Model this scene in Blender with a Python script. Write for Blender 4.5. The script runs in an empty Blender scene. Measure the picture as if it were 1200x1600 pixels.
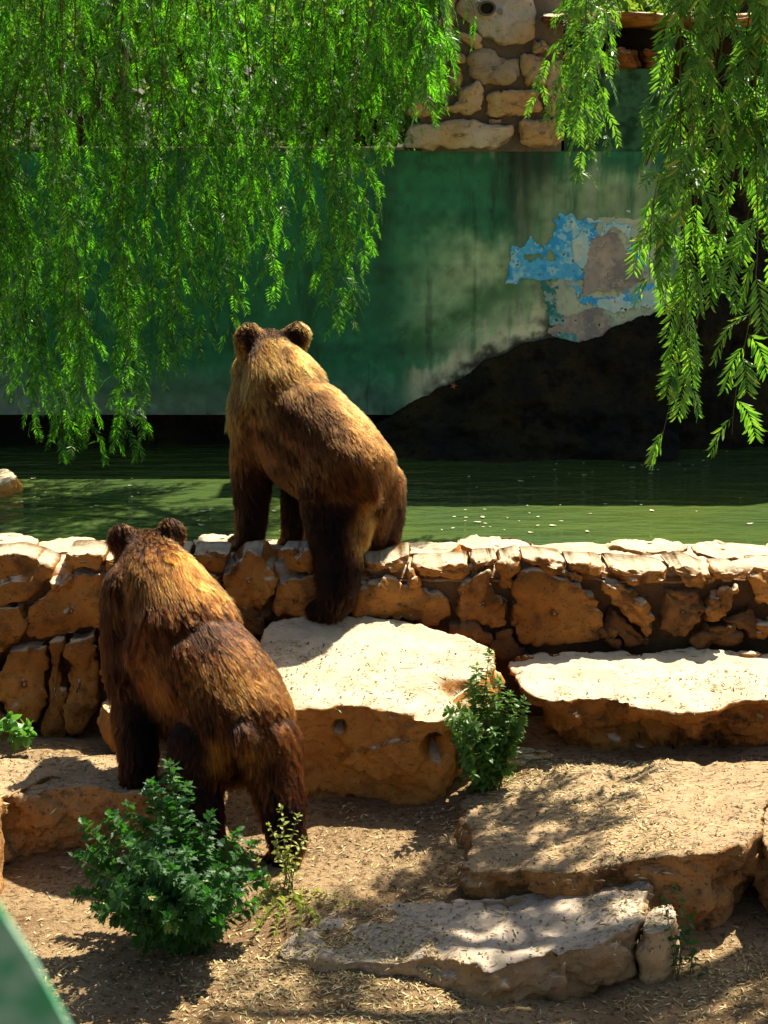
import bpy, math, random
import numpy as np
from mathutils import Vector, Matrix, kdtree
from mathutils.bvhtree import BVHTree

random.seed(7)
rng = np.random.default_rng(7)
R = math.radians
sc = bpy.context.scene
col = sc.collection

# ------------------------------------------------------------------ camera
CAM = np.array([0.0, 0.0, 3.8]); PITCH = R(12.0); FPX = 2780.0
cam_d = bpy.data.cameras.new('camera'); cam = bpy.data.objects.new('camera', cam_d); col.objects.link(cam)
cam.location = CAM; cam.rotation_euler = (math.pi/2 - PITCH, 0, 0)
cam_d.sensor_fit = 'VERTICAL'; cam_d.sensor_height = 24.0; cam_d.lens = 24.0*FPX/1600.0
cam_d.clip_start = 0.05; cam_d.clip_end = 500
cam_d.dof.use_dof = True; cam_d.dof.focus_distance = 10.2; cam_d.dof.aperture_fstop = 4.2
sc.camera = cam

# ------------------------------------------------------------------ sky, sun, exposure
SUN_EL = R(58); SUN_AZ = math.atan2(0.62, 0.78)          # clockwise from +Y
sun_dir = Vector((math.sin(SUN_AZ)*math.cos(SUN_EL), math.cos(SUN_AZ)*math.cos(SUN_EL), math.sin(SUN_EL)))
w = bpy.data.worlds.new('World'); sc.world = w; w.use_nodes = True
nt = w.node_tree; nt.nodes.clear()
sky = nt.nodes.new('ShaderNodeTexSky'); sky.sky_type = 'NISHITA'; sky.sun_disc = False
sky.sun_elevation = SUN_EL; sky.sun_rotation = SUN_AZ; sky.dust_density = 2.0
bg = nt.nodes.new('ShaderNodeBackground'); bg.inputs['Strength'].default_value = 0.05
wo = nt.nodes.new('ShaderNodeOutputWorld')
nt.links.new(sky.outputs[0], bg.inputs[0]); nt.links.new(bg.outputs[0], wo.inputs[0])
sl = bpy.data.lights.new('sun', 'SUN'); sl.energy = 5.0; sl.angle = R(0.55); sl.color = (1.0, 0.93, 0.80)
so = bpy.data.objects.new('sun', sl); col.objects.link(so); so.location = (6, 8, 14)
so.rotation_euler = sun_dir.to_track_quat('Z', 'Y').to_euler()
sc.view_settings.view_transform = 'Standard'; sc.view_settings.look = 'None'
sc.view_settings.exposure = 1.2; sc.view_settings.gamma = 1.0
sc.render.engine = 'CYCLES'
try:
    sc.cycles_curves.shape = 'RIBBONS'; sc.cycles_curves.subdivisions = 2
except Exception: pass
sc.cycles.max_bounces = 5; sc.cycles.diffuse_bounces = 2; sc.cycles.transparent_max_bounces = 8

# ------------------------------------------------------------------ helpers
CP, SP = math.cos(PITCH), math.sin(PITCH)
def ray(px, py):
    x = (px-600)/FPX; y = -(py-800)/FPX
    return np.array([x, CP + y*SP, -SP + y*CP])
def atY(px, py, Y):
    d = ray(px, py); return CAM + d*(Y/d[1])
def atZ(px, py, z):
    d = ray(px, py); return CAM + d*((z-CAM[2])/d[2])
def proj(P):
    P = np.asarray(P) - CAM
    f = P[..., 1]*CP - P[..., 2]*SP; u = P[..., 1]*SP + P[..., 2]*CP
    return 600 + FPX*P[..., 0]/f, 800 - FPX*u/f

def _hash(ix, iy, iz, seed):
    h = (ix*374761393 + iy*668265263 + iz*2147483647 + seed*974634777) & 0xFFFFFFFF
    h = ((h ^ (h >> 13))*1274126177) & 0xFFFFFFFF
    h = (h ^ (h >> 16))
    return (h & 0xFFFFFF)/float(0xFFFFFF)*2 - 1
def noise(P, seed=0):
    P = np.asarray(P, float); i = np.floor(P).astype(np.int64); f = P - i
    f = f*f*(3-2*f); o = 0
    for dx in (0, 1):
        wx = f[..., 0] if dx else 1-f[..., 0]
        for dy in (0, 1):
            wy = f[..., 1] if dy else 1-f[..., 1]
            for dz in (0, 1):
                wz = f[..., 2] if dz else 1-f[..., 2]
                o = o + wx*wy*wz*_hash(i[..., 0]+dx, i[..., 1]+dy, i[..., 2]+dz, seed)
    return o
def fbm(P, sc_, oct_=4, seed=0, gain=0.5):
    P = np.asarray(P, float)*sc_; a = 1.0; o = 0; t = 0
    for k in range(oct_):
        o = o + a*noise(P + 17.3*k, seed+k); t += a; a *= gain; P = P*2.03
    return o/t
def cells(P, sc_, seed=0):
    P = np.asarray(P, float)*sc_; i0 = np.floor(P).astype(np.int64); best = np.full(P.shape[:-1], 9e9); val = np.zeros(P.shape[:-1])
    for dx in (-1, 0, 1):
        for dy in (-1, 0, 1):
            for dz in (-1, 0, 1):
                c = i0 + np.array([dx, dy, dz]); h = [_hash(c[..., 0], c[..., 1], c[..., 2], seed+k) for k in range(4)]
                q = c + .5 + .48*np.stack(h[:3], -1); d = ((P-q)**2).sum(-1)
                # each cell is a tilted facet: random level plus a slope
                lv = h[3] + .9*((P-q)*np.stack([h[1], h[2], h[0]], -1)).sum(-1)
                m = d < best; best = np.where(m, d, best); val = np.where(m, lv, val)
    return val
def sstep(a, b, x):
    t = np.clip((x-a)/(b-a), 0, 1); return t*t*(3-2*t)

def setp(o, label=None, cat=None, group=None, kind=None):
    if label: o['label'] = label
    if cat: o['category'] = cat
    if group: o['group'] = group
    if kind: o['kind'] = kind
    return o
def empty(name, loc, label=None, cat=None, group=None):
    o = bpy.data.objects.new(name, None); col.objects.link(o); o.location = tuple(loc)
    o.empty_display_size = 0.1
    return setp(o, label, cat, group)
def wloc(o):
    v = Vector(o.location)
    return v + wloc(o.parent) if o.parent else v
def mesh_data(name, v, f):
    m = bpy.data.meshes.new(name); v = np.asarray(v, float)
    m.from_pydata(v.tolist() if len(v) else [], [], f if isinstance(f, list) else f.tolist()); m.update(); return m
def mk(name, v, f, mat, parent=None, smooth=True, origin=None, cols=None):
    v = np.asarray(v, float)
    if origin is None:
        origin = (v.min(0)+v.max(0))/2
        if parent is None: origin[2] = v[:, 2].min()
    m = mesh_data(name, v-origin, f); m.materials.append(mat)
    if smooth: m.polygons.foreach_set('use_smooth', [True]*len(m.polygons))
    if cols is not None:
        a = m.color_attributes.new('tint', 'FLOAT_COLOR', 'POINT')
        c = np.ones((len(v), 4)); c[:, :3] = cols; a.data.foreach_set('color', c.ravel())
    o = bpy.data.objects.new(name, m); col.objects.link(o)
    o.location = Vector(origin)
    if parent is not None:
        o.parent = parent; o.location = Vector(origin) - wloc(parent)
    return o
class MB:
    def __init__(s): s.v = []; s.f = []; s.n = 0
    def add(s, v, f):
        s.v.append(np.asarray(v, float)); s.f.extend([tuple(int(i)+s.n for i in q) for q in f]); s.n += len(v)
    def V(s): return np.concatenate(s.v) if s.v else np.zeros((0, 3))
def tube(mb, pts, rad, n=6):
    pts = np.asarray(pts, float); k = len(pts); rad = np.broadcast_to(rad, k)
    T = np.gradient(pts, axis=0); T /= np.linalg.norm(T, axis=1)[:, None]+1e-9
    up = np.array([0.31, 0.77, 0.55]); V = []
    for i in range(k):
        a = np.cross(T[i], up); a /= np.linalg.norm(a)+1e-9; b = np.cross(T[i], a)
        for j in range(n):
            t = 2*math.pi*j/n; V.append(pts[i] + rad[i]*(math.cos(t)*a + math.sin(t)*b))
    F = [(i*n+j, i*n+(j+1) % n, (i+1)*n+(j+1) % n, (i+1)*n+j) for i in range(k-1) for j in range(n)]
    F += [tuple(range(n))[::-1], tuple(range((k-1)*n, k*n))]
    mb.add(V, F)
def grid_faces(nu, nv, wrap=False):
    F = []
    for i in range(nv-1):
        for j in range(nu if wrap else nu-1):
            a = i*nu+j; b = i*nu+(j+1) % nu; F.append((a, b, b+nu, a+nu))
    return F
def box(mb, lo, hi):
    (a, b, c), (d, e, f) = lo, hi
    V = [(a,b,c),(d,b,c),(d,e,c),(a,e,c),(a,b,f),(d,b,f),(d,e,f),(a,e,f)]
    mb.add(V, [(0,3,2,1),(4,5,6,7),(0,1,5,4),(1,2,6,5),(2,3,7,6),(3,0,4,7)])

# ------------------------------------------------------------------ materials
def newmat(name):
    m = bpy.data.materials.new(name); m.use_nodes = True; n = m.node_tree.nodes; n.clear()
    out = n.new('ShaderNodeOutputMaterial'); b = n.new('ShaderNodeBsdfPrincipled')
    m.node_tree.links.new(b.outputs[0], out.inputs[0]); return m, m.node_tree, b, out
def N(t, typ, **kw):
    n = t.nodes.new(typ)
    for k, v in kw.items():
        if k in n.inputs: n.inputs[k].default_value = v
        else: setattr(n, k, v)
    return n
def mixc(t, fac, a, b, mode='MIX'):
    m = t.nodes.new('ShaderNodeMix'); m.data_type = 'RGBA'; m.blend_type = mode
    for s, v in ((0, fac), (6, a), (7, b)):
        if hasattr(v, 'node'): t.links.new(v, m.inputs[s])
        else: m.inputs[s].default_value = v if s == 0 else (*v, 1) if len(v) == 3 else v
    return m.outputs[2]
def ramp(t, src, a, b, lo=0.0, hi=1.0):
    m = N(t, 'ShaderNodeMapRange'); m.interpolation_type = 'SMOOTHSTEP'
    t.links.new(src, m.inputs[0])
    for i, v in zip((1, 2, 3, 4), (a, b, lo, hi)): m.inputs[i].default_value = v
    return m.outputs[0]
def math_(t, op, a, b=0.0):
    m = N(t, 'ShaderNodeMath', operation=op)
    for i, v in enumerate((a, b)):
        if hasattr(v, 'node'): t.links.new(v, m.inputs[i])
        else: m.inputs[i].default_value = v
    return m.outputs[0]
def nz(t, pos, scale, det=4, rough=0.55):
    n = N(t, 'ShaderNodeTexNoise', Scale=scale, Detail=det, Roughness=rough); t.links.new(pos, n.inputs['Vector']); return n.outputs['Fac']

def stone_mat(name, base, stain, dark, top, topamt=0.75, darkamt=0.5, bump=0.5, pit=30.0, pits=0.8):
    m, t, b, out = newmat(name)
    g = N(t, 'ShaderNodeNewGeometry'); oi = N(t, 'ShaderNodeObjectInfo'); P = g.outputs['Position']
    c = mixc(t, ramp(t, nz(t, P, 2.6, 5), 0.35, 0.65), base, stain)
    hs = N(t, 'ShaderNodeHueSaturation', Saturation=1.0); t.links.new(c, hs.inputs['Color'])
    t.links.new(math_(t, 'MULTIPLY_ADD', oi.outputs['Random'], 0.5), hs.inputs['Value'])
    hs.inputs['Value'].links[0].from_node.inputs[2].default_value = 0.75
    c = hs.outputs[0]
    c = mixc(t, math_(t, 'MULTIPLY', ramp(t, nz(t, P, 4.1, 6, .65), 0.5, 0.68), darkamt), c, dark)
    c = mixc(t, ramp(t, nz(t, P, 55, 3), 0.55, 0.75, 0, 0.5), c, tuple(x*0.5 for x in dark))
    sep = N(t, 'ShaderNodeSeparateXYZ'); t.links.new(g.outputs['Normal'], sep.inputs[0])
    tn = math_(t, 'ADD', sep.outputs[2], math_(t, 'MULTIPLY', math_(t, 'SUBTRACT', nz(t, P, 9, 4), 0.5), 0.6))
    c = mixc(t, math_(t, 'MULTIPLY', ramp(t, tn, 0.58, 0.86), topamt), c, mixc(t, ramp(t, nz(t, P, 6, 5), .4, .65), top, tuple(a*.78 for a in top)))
    vor = N(t, 'ShaderNodeTexVoronoi', Scale=pit); t.links.new(P, vor.inputs['Vector'])
    pitm = math_(t, 'MULTIPLY', ramp(t, vor.outputs['Distance'], 0.08, 0.3, 1, 0), ramp(t, nz(t, P, 7, 3), 0.5, 0.6))
    c = mixc(t, math_(t, 'MULTIPLY', pitm, 0.6*pits), c, dark)
    # thin cracks / fine dark flakes lying along the bedding
    mp = N(t, 'ShaderNodeMapping'); t.links.new(P, mp.inputs[0]); mp.inputs['Scale'].default_value = (12, 30, 26); mp.inputs['Rotation'].default_value = (0, 0, .35)
    fl = nz(t, mp.outputs[0], 1.0, 5, .7)
    c = mixc(t, ramp(t, fl, .60, .68, 0, .55), c, dark)
    t.links.new(c, b.inputs['Base Color']); b.inputs['Roughness'].default_value = 0.9
    b.inputs['Specular IOR Level'].default_value = 0.2
    h = math_(t, 'ADD', nz(t, P, 14, 8, .65), math_(t, 'MULTIPLY', pitm, -0.5*pits))
    h = math_(t, 'ADD', h, math_(t, 'MULTIPLY', ramp(t, fl, .56, .66), -.25))
    bp = N(t, 'ShaderNodeBump', Strength=bump, Distance=0.03); t.links.new(h, bp.inputs['Height']); t.links.new(bp.outputs[0], b.inputs['Normal'])
    return m
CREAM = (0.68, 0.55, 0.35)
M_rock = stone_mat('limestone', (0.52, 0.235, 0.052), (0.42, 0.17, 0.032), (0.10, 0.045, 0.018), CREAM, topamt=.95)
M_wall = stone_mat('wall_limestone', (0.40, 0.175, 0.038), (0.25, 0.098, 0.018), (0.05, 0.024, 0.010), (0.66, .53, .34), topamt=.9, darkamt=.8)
M_wall_dark = stone_mat('dark_wall_limestone', (0.20, 0.09, 0.025), (0.12, 0.05, 0.015), (0.03, 0.014, 0.006), (0.3, .2, .1), topamt=.3, darkamt=.8)  # darker, browner variant for the stones listed in DARK
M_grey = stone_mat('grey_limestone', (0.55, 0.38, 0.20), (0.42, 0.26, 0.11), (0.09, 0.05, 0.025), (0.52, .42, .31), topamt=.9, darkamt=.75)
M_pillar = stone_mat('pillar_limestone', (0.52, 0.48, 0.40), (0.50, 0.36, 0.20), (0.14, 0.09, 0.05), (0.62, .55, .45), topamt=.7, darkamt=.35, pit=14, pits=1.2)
M_mortar = stone_mat('mortar', (0.12, 0.065, 0.03), (0.07, 0.035, 0.015), (0.03, 0.015, 0.008), (.35, .26, .15), topamt=.6)
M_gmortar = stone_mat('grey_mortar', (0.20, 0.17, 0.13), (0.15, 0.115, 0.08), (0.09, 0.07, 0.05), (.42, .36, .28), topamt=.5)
M_black = stone_mat('wet_rock_and_black_shade', (0.012, 0.012, 0.009), (0.042, 0.030, 0.009), (0.002, 0.002, 0.002), (0.028, .025, .010), topamt=.3, darkamt=.95, bump=1)  # wet rock on the outcrop; deep shade painted black in hollow, undercut and recess
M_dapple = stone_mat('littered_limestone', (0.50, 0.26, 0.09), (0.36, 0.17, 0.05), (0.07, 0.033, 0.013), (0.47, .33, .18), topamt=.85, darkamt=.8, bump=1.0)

M_over = stone_mat('shade_fronted_limestone', (0.36, 0.15, 0.03), (0.22, 0.085, 0.018), (0.03, 0.012, 0.005), CREAM, topamt=.97, darkamt=.95)  # darker base paints the shade of overhung fronts into the colour

def ground_mat():
    m, t, b, out = newmat('dry_soil'); g = N(t, 'ShaderNodeNewGeometry'); P = g.outputs['Position']
    c = mixc(t, ramp(t, nz(t, P, 1.7, 5), .38, .62), (0.50, 0.335, 0.17), (0.31, 0.19, 0.09))
    c = mixc(t, ramp(t, nz(t, P, 24, 7, .75), .48, .64, 0, .85), c, (0.12, 0.065, 0.028))
    c = mixc(t, ramp(t, nz(t, P, 90, 3, .7), .58, .7, 0, .7), c, (0.55, 0.40, 0.21))
    t.links.new(c, b.inputs['Base Color']); b.inputs['Roughness'].default_value = .95; b.inputs['Specular IOR Level'].default_value = .1
    bp = N(t, 'ShaderNodeBump', Strength=1.0, Distance=.035); t.links.new(nz(t, P, 38, 9, .75), bp.inputs['Height']); t.links.new(bp.outputs[0], b.inputs['Normal'])
    return m
M_ground = ground_mat()

def leaf_mat(name, c1, c2, trans, tfac=.45, rough=.4, tb=None):
    m, t, b, out = newmat(name); g = N(t, 'ShaderNodeNewGeometry'); oi = N(t, 'ShaderNodeObjectInfo')
    r = math_(t, 'FRACT', math_(t, 'ADD', g.outputs['Random Per Island'], oi.outputs['Random']))
    c = mixc(t, r, c1, c2)
    c = mixc(t, math_(t, 'GREATER_THAN', r, .97 if 'pepper' in name else .992), c, (.38, .30, .07))      # a few yellowed leaves
    t.links.new(c, b.inputs['Base Color']); b.inputs['Roughness'].default_value = rough; b.inputs['Specular IOR Level'].default_value = .35
    tr = N(t, 'ShaderNodeBsdfTranslucent'); t.links.new(mixc(t, r, trans, tb or tuple(x*.6 for x in trans)), tr.inputs[0])
    mx = N(t, 'ShaderNodeMixShader'); mx.inputs[0].default_value = tfac
    t.links.new(b.outputs[0], mx.inputs[1]); t.links.new(tr.outputs[0], mx.inputs[2]); t.links.new(mx.outputs[0], out.inputs[0])
    return m
M_pepper = leaf_mat('pepper_leaf', (0.008, 0.05, 0.006), (0.13, 0.30, 0.045), (0.05, 0.20, 0.008), .5, tb=(0.24, 0.80, 0.02))
M_pepper2 = leaf_mat('pepper_leaf_near', (0.025, 0.10, 0.018), (0.15, 0.28, 0.07), (0.08, 0.30, 0.015), .45, tb=(0.32, 0.68, 0.03))
M_bush = leaf_mat('bush_leaf', (0.010, 0.055, 0.012), (0.06, 0.16, 0.03), (0.07, 0.32, 0.02), .35, rough=.5)
M_bush2 = leaf_mat('small_bush_leaf', (0.04, 0.12, 0.02), (0.14, 0.25, 0.05), (0.18, 0.42, 0.03), .4)
M_weed = leaf_mat('weed_leaf', (0.22, 0.30, 0.05), (0.46, 0.42, 0.12), (0.45, 0.55, 0.06), .4)
M_back = leaf_mat('background_leaf', (0.08, 0.17, 0.02), (0.16, 0.24, 0.03), (0.36, 0.55, 0.04), .5)
def plain(name, c, rough=.8, spec=.3, nscale=None, c2=None):
    m, t, b, out = newmat(name); b.inputs['Roughness'].default_value = rough; b.inputs['Specular IOR Level'].default_value = spec
    if nscale:
        g = N(t, 'ShaderNodeNewGeometry'); t.links.new(mixc(t, ramp(t, nz(t, g.outputs['Position'], nscale, 5), .38, .62), c, c2), b.inputs['Base Color'])
    else: b.inputs['Base Color'].default_value = (*c, 1)
    return m
M_bark = plain('bark', (0.07, 0.045, 0.025), .9, .1, 20, (0.035, 0.02, 0.012))
M_twig = plain('twig', (0.10, 0.075, 0.03), .8, .2, 12, (0.06, 0.09, 0.02))
M_stem = plain('green_stem', (0.10, 0.13, 0.04), .7, .3)
M_skin = plain('bear_skin', (0.025, 0.012, 0.006), .9, .1)
M_nose = plain('bear_nose', (0.01, 0.008, 0.008), .35, .5)
M_claw = plain('bear_claw', (0.06, 0.045, 0.03), .4, .5)
def tint_mat(name, rough=.85, spec=.2, extra=None):
    m, t, b, out = newmat(name); a = N(t, 'ShaderNodeAttribute', attribute_name='tint')
    t.links.new(a.outputs['Color'], b.inputs['Base Color']); b.inputs['Roughness'].default_value = rough; b.inputs['Specular IOR Level'].default_value = spec
    return m
M_litter = tint_mat('dry_leaf_litter'); M_flake = tint_mat('peeling_paint', .7)

# ------------------------------------------------------------------ ground
CTRL = [(450,1350,.11),(260,1480,.03),(600,1300,.18),(600,1380,.11),(100,1500,.02),(900,1570,-.03),(1150,1500,.0),(300,1590,-.03),
        (60,1380,.03),(850,1195,.35),(1000,1195,.36),(760,1235,.27),(1190,1190,.37),(600,1255,.2),(1000,1590,-.03),(20,1590,-.02),(1180,1400,.03),(330,1340,.12),(0,1352,.0),(40,1348,.0),(80,1345,.0),(120,1340,.0),(165,1332,.02),(205,1322,.04),(60,1370,.0),(150,1365,.01)]
CP3 = np.array([atZ(*c) for c in CTRL])
CP3 = np.vstack([CP3, [[-1.5,9.2,.34],[-2.2,9.2,.34],[-1.1,9.5,.34],[-1.9,9.7,.34],[-.7,9.6,.3],[-3,9.5,.34],[0,9.9,.22],[1.5,9.8,.36],[.8,9.8,.36],[2.4,9.8,.36],[0,5.5,-.1],[-2,5.5,-.1],[2,5.5,-.1]]])
def ground_h(X, Y):
    X = np.asarray(X, float); Y = np.asarray(Y, float)
    d2 = (X[..., None]-CP3[:, 0])**2 + (Y[..., None]-CP3[:, 1])**2
    wgt = 1/(d2+.03)**1.6
    h = (wgt*CP3[:, 2]).sum(-1)/wgt.sum(-1)
    P = np.stack([X, Y, 0*X], -1)
    near = np.exp(-(X**2+(Y-8)**2)/80)
    return h + near*(.03*fbm(P, 2.2, 4, 3) + .012*fbm(P, 9, 3, 5))
gx = np.concatenate([-np.geomspace(120, 3.3, 14), np.arange(-3.2, 3.21, .03), np.geomspace(3.3, 120, 14)])
gy = np.concatenate([-np.geomspace(60, .5, 8), np.arange(0, 6.4, .4), np.arange(6.4, 10.6, .03), np.geomspace(10.8, 200, 16)])
GX, GY = np.meshgrid(gx, gy); GZ = ground_h(GX, GY)
gv = np.stack([GX, GY, GZ], -1).reshape(-1, 3); gf = grid_faces(len(gx), len(gy))
ground = mk('ground', gv, gf, M_ground, origin=np.zeros(3)); setp(ground, kind='structure')
surf_v, surf_f = [gv], [gf]; surf_n = [len(gv)]

# ------------------------------------------------------------------ boulders
def resample(P, n, k=.8):
    P = np.asarray(P, float); Q = np.vstack([P, P[:1]])
    # Chaikin once for roundness
    A = Q[:-1]*k + Q[1:]*(1-k); B = Q[:-1]*(1-k) + Q[1:]*k
    C = np.empty((2*len(A), P.shape[1])); C[0::2] = A; C[1::2] = B
    Q = np.vstack([C, C[:1]]); s = np.r_[0, np.cumsum(np.linalg.norm(np.diff(Q, axis=0), axis=1))]
    t = np.linspace(0, s[-1], n, endpoint=False)
    return np.stack([np.interp(t, s, Q[:, k]) for k in range(P.shape[1])], 1)
def vnormals(v, f):
    f = np.array([q[:3] if len(q) == 3 else q for q in f if len(q) == 4])
    n = np.zeros_like(v); a = np.cross(v[f[:, 2]]-v[f[:, 0]], v[f[:, 3]]-v[f[:, 1]])
    for k in range(4): np.add.at(n, f[:, k], a)
    return n/(np.linalg.norm(n, axis=1)[:, None]+1e-12)
def ring_smooth(d, scales, n):
    D = d.reshape(len(scales), n).copy()
    for i, q in enumerate(scales):
        k = min(n//2-1, int(round(n*.022*(1/max(q, .02)-1))))
        if k > 0:
            e = np.concatenate([D[i, -k:], D[i], D[i, :k]]); c = np.cumsum(np.r_[0, e]); D[i] = (c[2*k+1:]-c[:-2*k-1])/(2*k+1)
    return D.ravel()
def rock(name, top, zbot, mat, label, cat='boulder', upow=1.5, under=.08, amp=.05, topamp=.02, bevel=.016, n=260, seed=1, sides=26, edge=.06, group=None, pits=(), parent=None):
    top = resample(top, n); c = top.mean(0)
    # uneven outline
    dirs = top - c; dirs[:, 2] = 0; L = np.linalg.norm(dirs, axis=1)[:, None]; dirs /= L
    top = top + dirs*(edge*fbm(top, 5, 4, seed)[:, None])
    rings = []
    for s in (.02, .12, .25, .38, .5, .6, .69, .77, .84, .89, .93, .96):
        rings.append(c + (top-c)*s)
    for k in range(1, 4):
        a = k/3*math.pi/2
        q = top - dirs*bevel*(1-math.sin(a)); q[:, 2] -= bevel*(1-math.cos(a)); rings.append(q)
    for k in range(1, sides+1):
        u = k/sides; q = top.copy(); q[:, 2] = (top[:, 2]-bevel)*(1-u) + zbot*u
        q -= dirs*(under*(u**upow) - .035*math.sin(math.pi*u)); rings.append(q)
    v = np.concatenate(rings); f = grid_faces(n, len(rings), True)
    nr = vnormals(v, f)
    if nr[n*3:n*6, 2].mean() < 0: nr = -nr; f = [q[::-1] for q in f]
    side = 1-np.clip(nr[:, 2], 0, 1)
    strata = v.copy(); strata[:, 2] *= 2.2
    wv_ = v + .05*np.stack([fbm(v, 6, 3, seed+60+k) for k in range(3)], 1); wv_[:, 2] *= 1.5
    d = amp*side*(.75*fbm(strata, 3.2, 5, seed+9)+.3*fbm(v, 16, 3, seed+5)+.42*cells(wv_, 3.6, seed)+.2*cells(wv_, 9.5, seed+3)) + topamp*(1-side)*(fbm(v, 4.5, 5, seed+20)*1.2 + .35*cells(wv_, 6, seed+8) + .35*fbm(v, 22, 3, seed+2))
    rg = 1-np.abs(fbm(v, 4, 3, seed+31))*4; d -= (.25*amp)*np.clip(rg, 0, 1)*side
    for (pp, pr, pd) in pits:
        dist = np.linalg.norm(v-np.asarray(pp), axis=1); d -= pd*np.clip(1.15-(dist/pr)**3, 0, 1)
    d = ring_smooth(d, [.02,.12,.25,.38,.5,.6,.69,.77,.84,.89,.93,.96] + [1]*(len(rings)-12), n)
    v = v + nr*d[:, None]
    b0 = len(v); v = np.vstack([v, v[:n].mean(0)]); f = f + [(b0, (j+1) % n, j) for j in range(n)]
    f = f + [tuple(range((len(rings)-1)*n, len(rings)*n))[::-1]]
    o = mk(name, v, f, mat, parent)
    if parent is None: setp(o, label, cat, group)
    surf_v.append(v); surf_f.append(f); surf_n.append(len(v))
    return o
def pz(lst, z0, z1, y0, y1):       # outline pixels on a plane whose height runs z0 -> z1 between picture rows y0 (front) and y1 (rear)
    return np.array([atZ(x, y, z0 + (z1-z0)*(y-y0)/(y1-y0)) for x, y in lst])
boulder_top = pz([(405,1010),(412,985),(440,964),(490,958),(560,962),(650,975),(740,1000),(775,1016),(776,1034),(752,1062),(728,1080),(716,1096),(722,1116),(690,1127),(640,1122),(590,1106),(540,1102),(470,1108),(432,1108),(415,1060)], .74, 1.0, 1110, 960)
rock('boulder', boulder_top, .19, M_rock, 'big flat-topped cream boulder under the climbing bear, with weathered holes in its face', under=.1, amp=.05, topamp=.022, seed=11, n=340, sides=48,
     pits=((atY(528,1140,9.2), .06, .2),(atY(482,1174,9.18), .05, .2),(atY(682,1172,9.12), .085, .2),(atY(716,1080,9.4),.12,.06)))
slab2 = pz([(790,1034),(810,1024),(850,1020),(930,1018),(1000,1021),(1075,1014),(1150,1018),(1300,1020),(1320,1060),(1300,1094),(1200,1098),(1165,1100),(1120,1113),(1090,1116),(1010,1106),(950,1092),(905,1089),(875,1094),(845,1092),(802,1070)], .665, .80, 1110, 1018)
rock('stone_slab', slab2, .28, M_over, 'long bright limestone slab with an overhung front darkened for its shade, set against the wall', 'rock slab', upow=.7, under=.40, amp=.09, topamp=.03, seed=23)
L3 = [(708,1250),(760,1236),(830,1208),(900,1192),(1000,1192),(1100,1188),(1200,1190),(1262,1205),(1210,1250),(1182,1285),(1160,1312),(1120,1342),(1040,1340),(960,1343),(905,1360),(860,1358),(800,1355),(724,1360),(738,1322),(732,1290)]
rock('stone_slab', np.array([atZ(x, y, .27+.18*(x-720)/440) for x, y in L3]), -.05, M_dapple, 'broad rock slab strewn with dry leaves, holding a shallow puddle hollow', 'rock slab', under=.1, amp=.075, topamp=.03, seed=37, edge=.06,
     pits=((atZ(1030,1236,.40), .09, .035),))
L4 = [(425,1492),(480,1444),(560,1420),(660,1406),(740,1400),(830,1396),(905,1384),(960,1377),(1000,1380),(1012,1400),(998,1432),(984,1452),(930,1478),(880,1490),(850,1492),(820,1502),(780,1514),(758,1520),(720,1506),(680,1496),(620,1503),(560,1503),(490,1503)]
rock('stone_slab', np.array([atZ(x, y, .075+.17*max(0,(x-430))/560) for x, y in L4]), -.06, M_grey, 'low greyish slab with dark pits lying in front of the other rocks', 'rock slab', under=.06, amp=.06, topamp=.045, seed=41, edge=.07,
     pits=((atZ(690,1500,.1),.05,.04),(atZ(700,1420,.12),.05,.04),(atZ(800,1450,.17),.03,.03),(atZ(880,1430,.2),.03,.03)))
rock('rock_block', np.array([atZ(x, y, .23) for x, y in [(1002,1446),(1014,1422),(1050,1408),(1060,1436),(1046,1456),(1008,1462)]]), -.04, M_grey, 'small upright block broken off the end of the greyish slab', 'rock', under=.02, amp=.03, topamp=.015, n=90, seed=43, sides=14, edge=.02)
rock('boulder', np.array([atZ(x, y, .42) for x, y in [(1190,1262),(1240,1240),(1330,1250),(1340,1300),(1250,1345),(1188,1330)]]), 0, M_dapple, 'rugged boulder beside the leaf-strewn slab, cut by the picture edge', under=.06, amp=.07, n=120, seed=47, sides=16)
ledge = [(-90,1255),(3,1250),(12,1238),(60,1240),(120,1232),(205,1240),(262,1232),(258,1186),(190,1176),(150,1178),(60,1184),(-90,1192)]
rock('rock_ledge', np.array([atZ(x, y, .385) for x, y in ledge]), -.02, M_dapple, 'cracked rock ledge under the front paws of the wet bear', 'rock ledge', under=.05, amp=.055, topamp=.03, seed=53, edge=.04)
rock('boulder', np.array([atZ(x, y, .44) for x, y in [(-60,1245),(-4,1240),(2,1262),(-10,1280),(-60,1285)]]), .0, M_dapple, 'boulder edge beside the rock ledge', under=.02, amp=.03, n=80, seed=54, sides=14)
rock('rock_block', np.array([atZ(x, y, .55) for x, y in [(156,1100),(168,1086),(200,1084),(215,1100),(190,1116),(165,1114)]]), .3, M_rock, 'small pale rock at the wall foot behind the wet bear', 'rock', under=.06, amp=.03, n=90, seed=57, sides=14, edge=.02)
rock('rock_block', np.array([atZ(x, y, 1.2) for x, y in [(-60,735),(0,731),(22,738),(30,748),(0,757),(-60,760)]]), 1.0, M_rock, 'small lit rock sticking out of the pool at the far left bank', 'rock', under=0.0, amp=.03, n=90, seed=59, sides=10, edge=.02)
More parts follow.
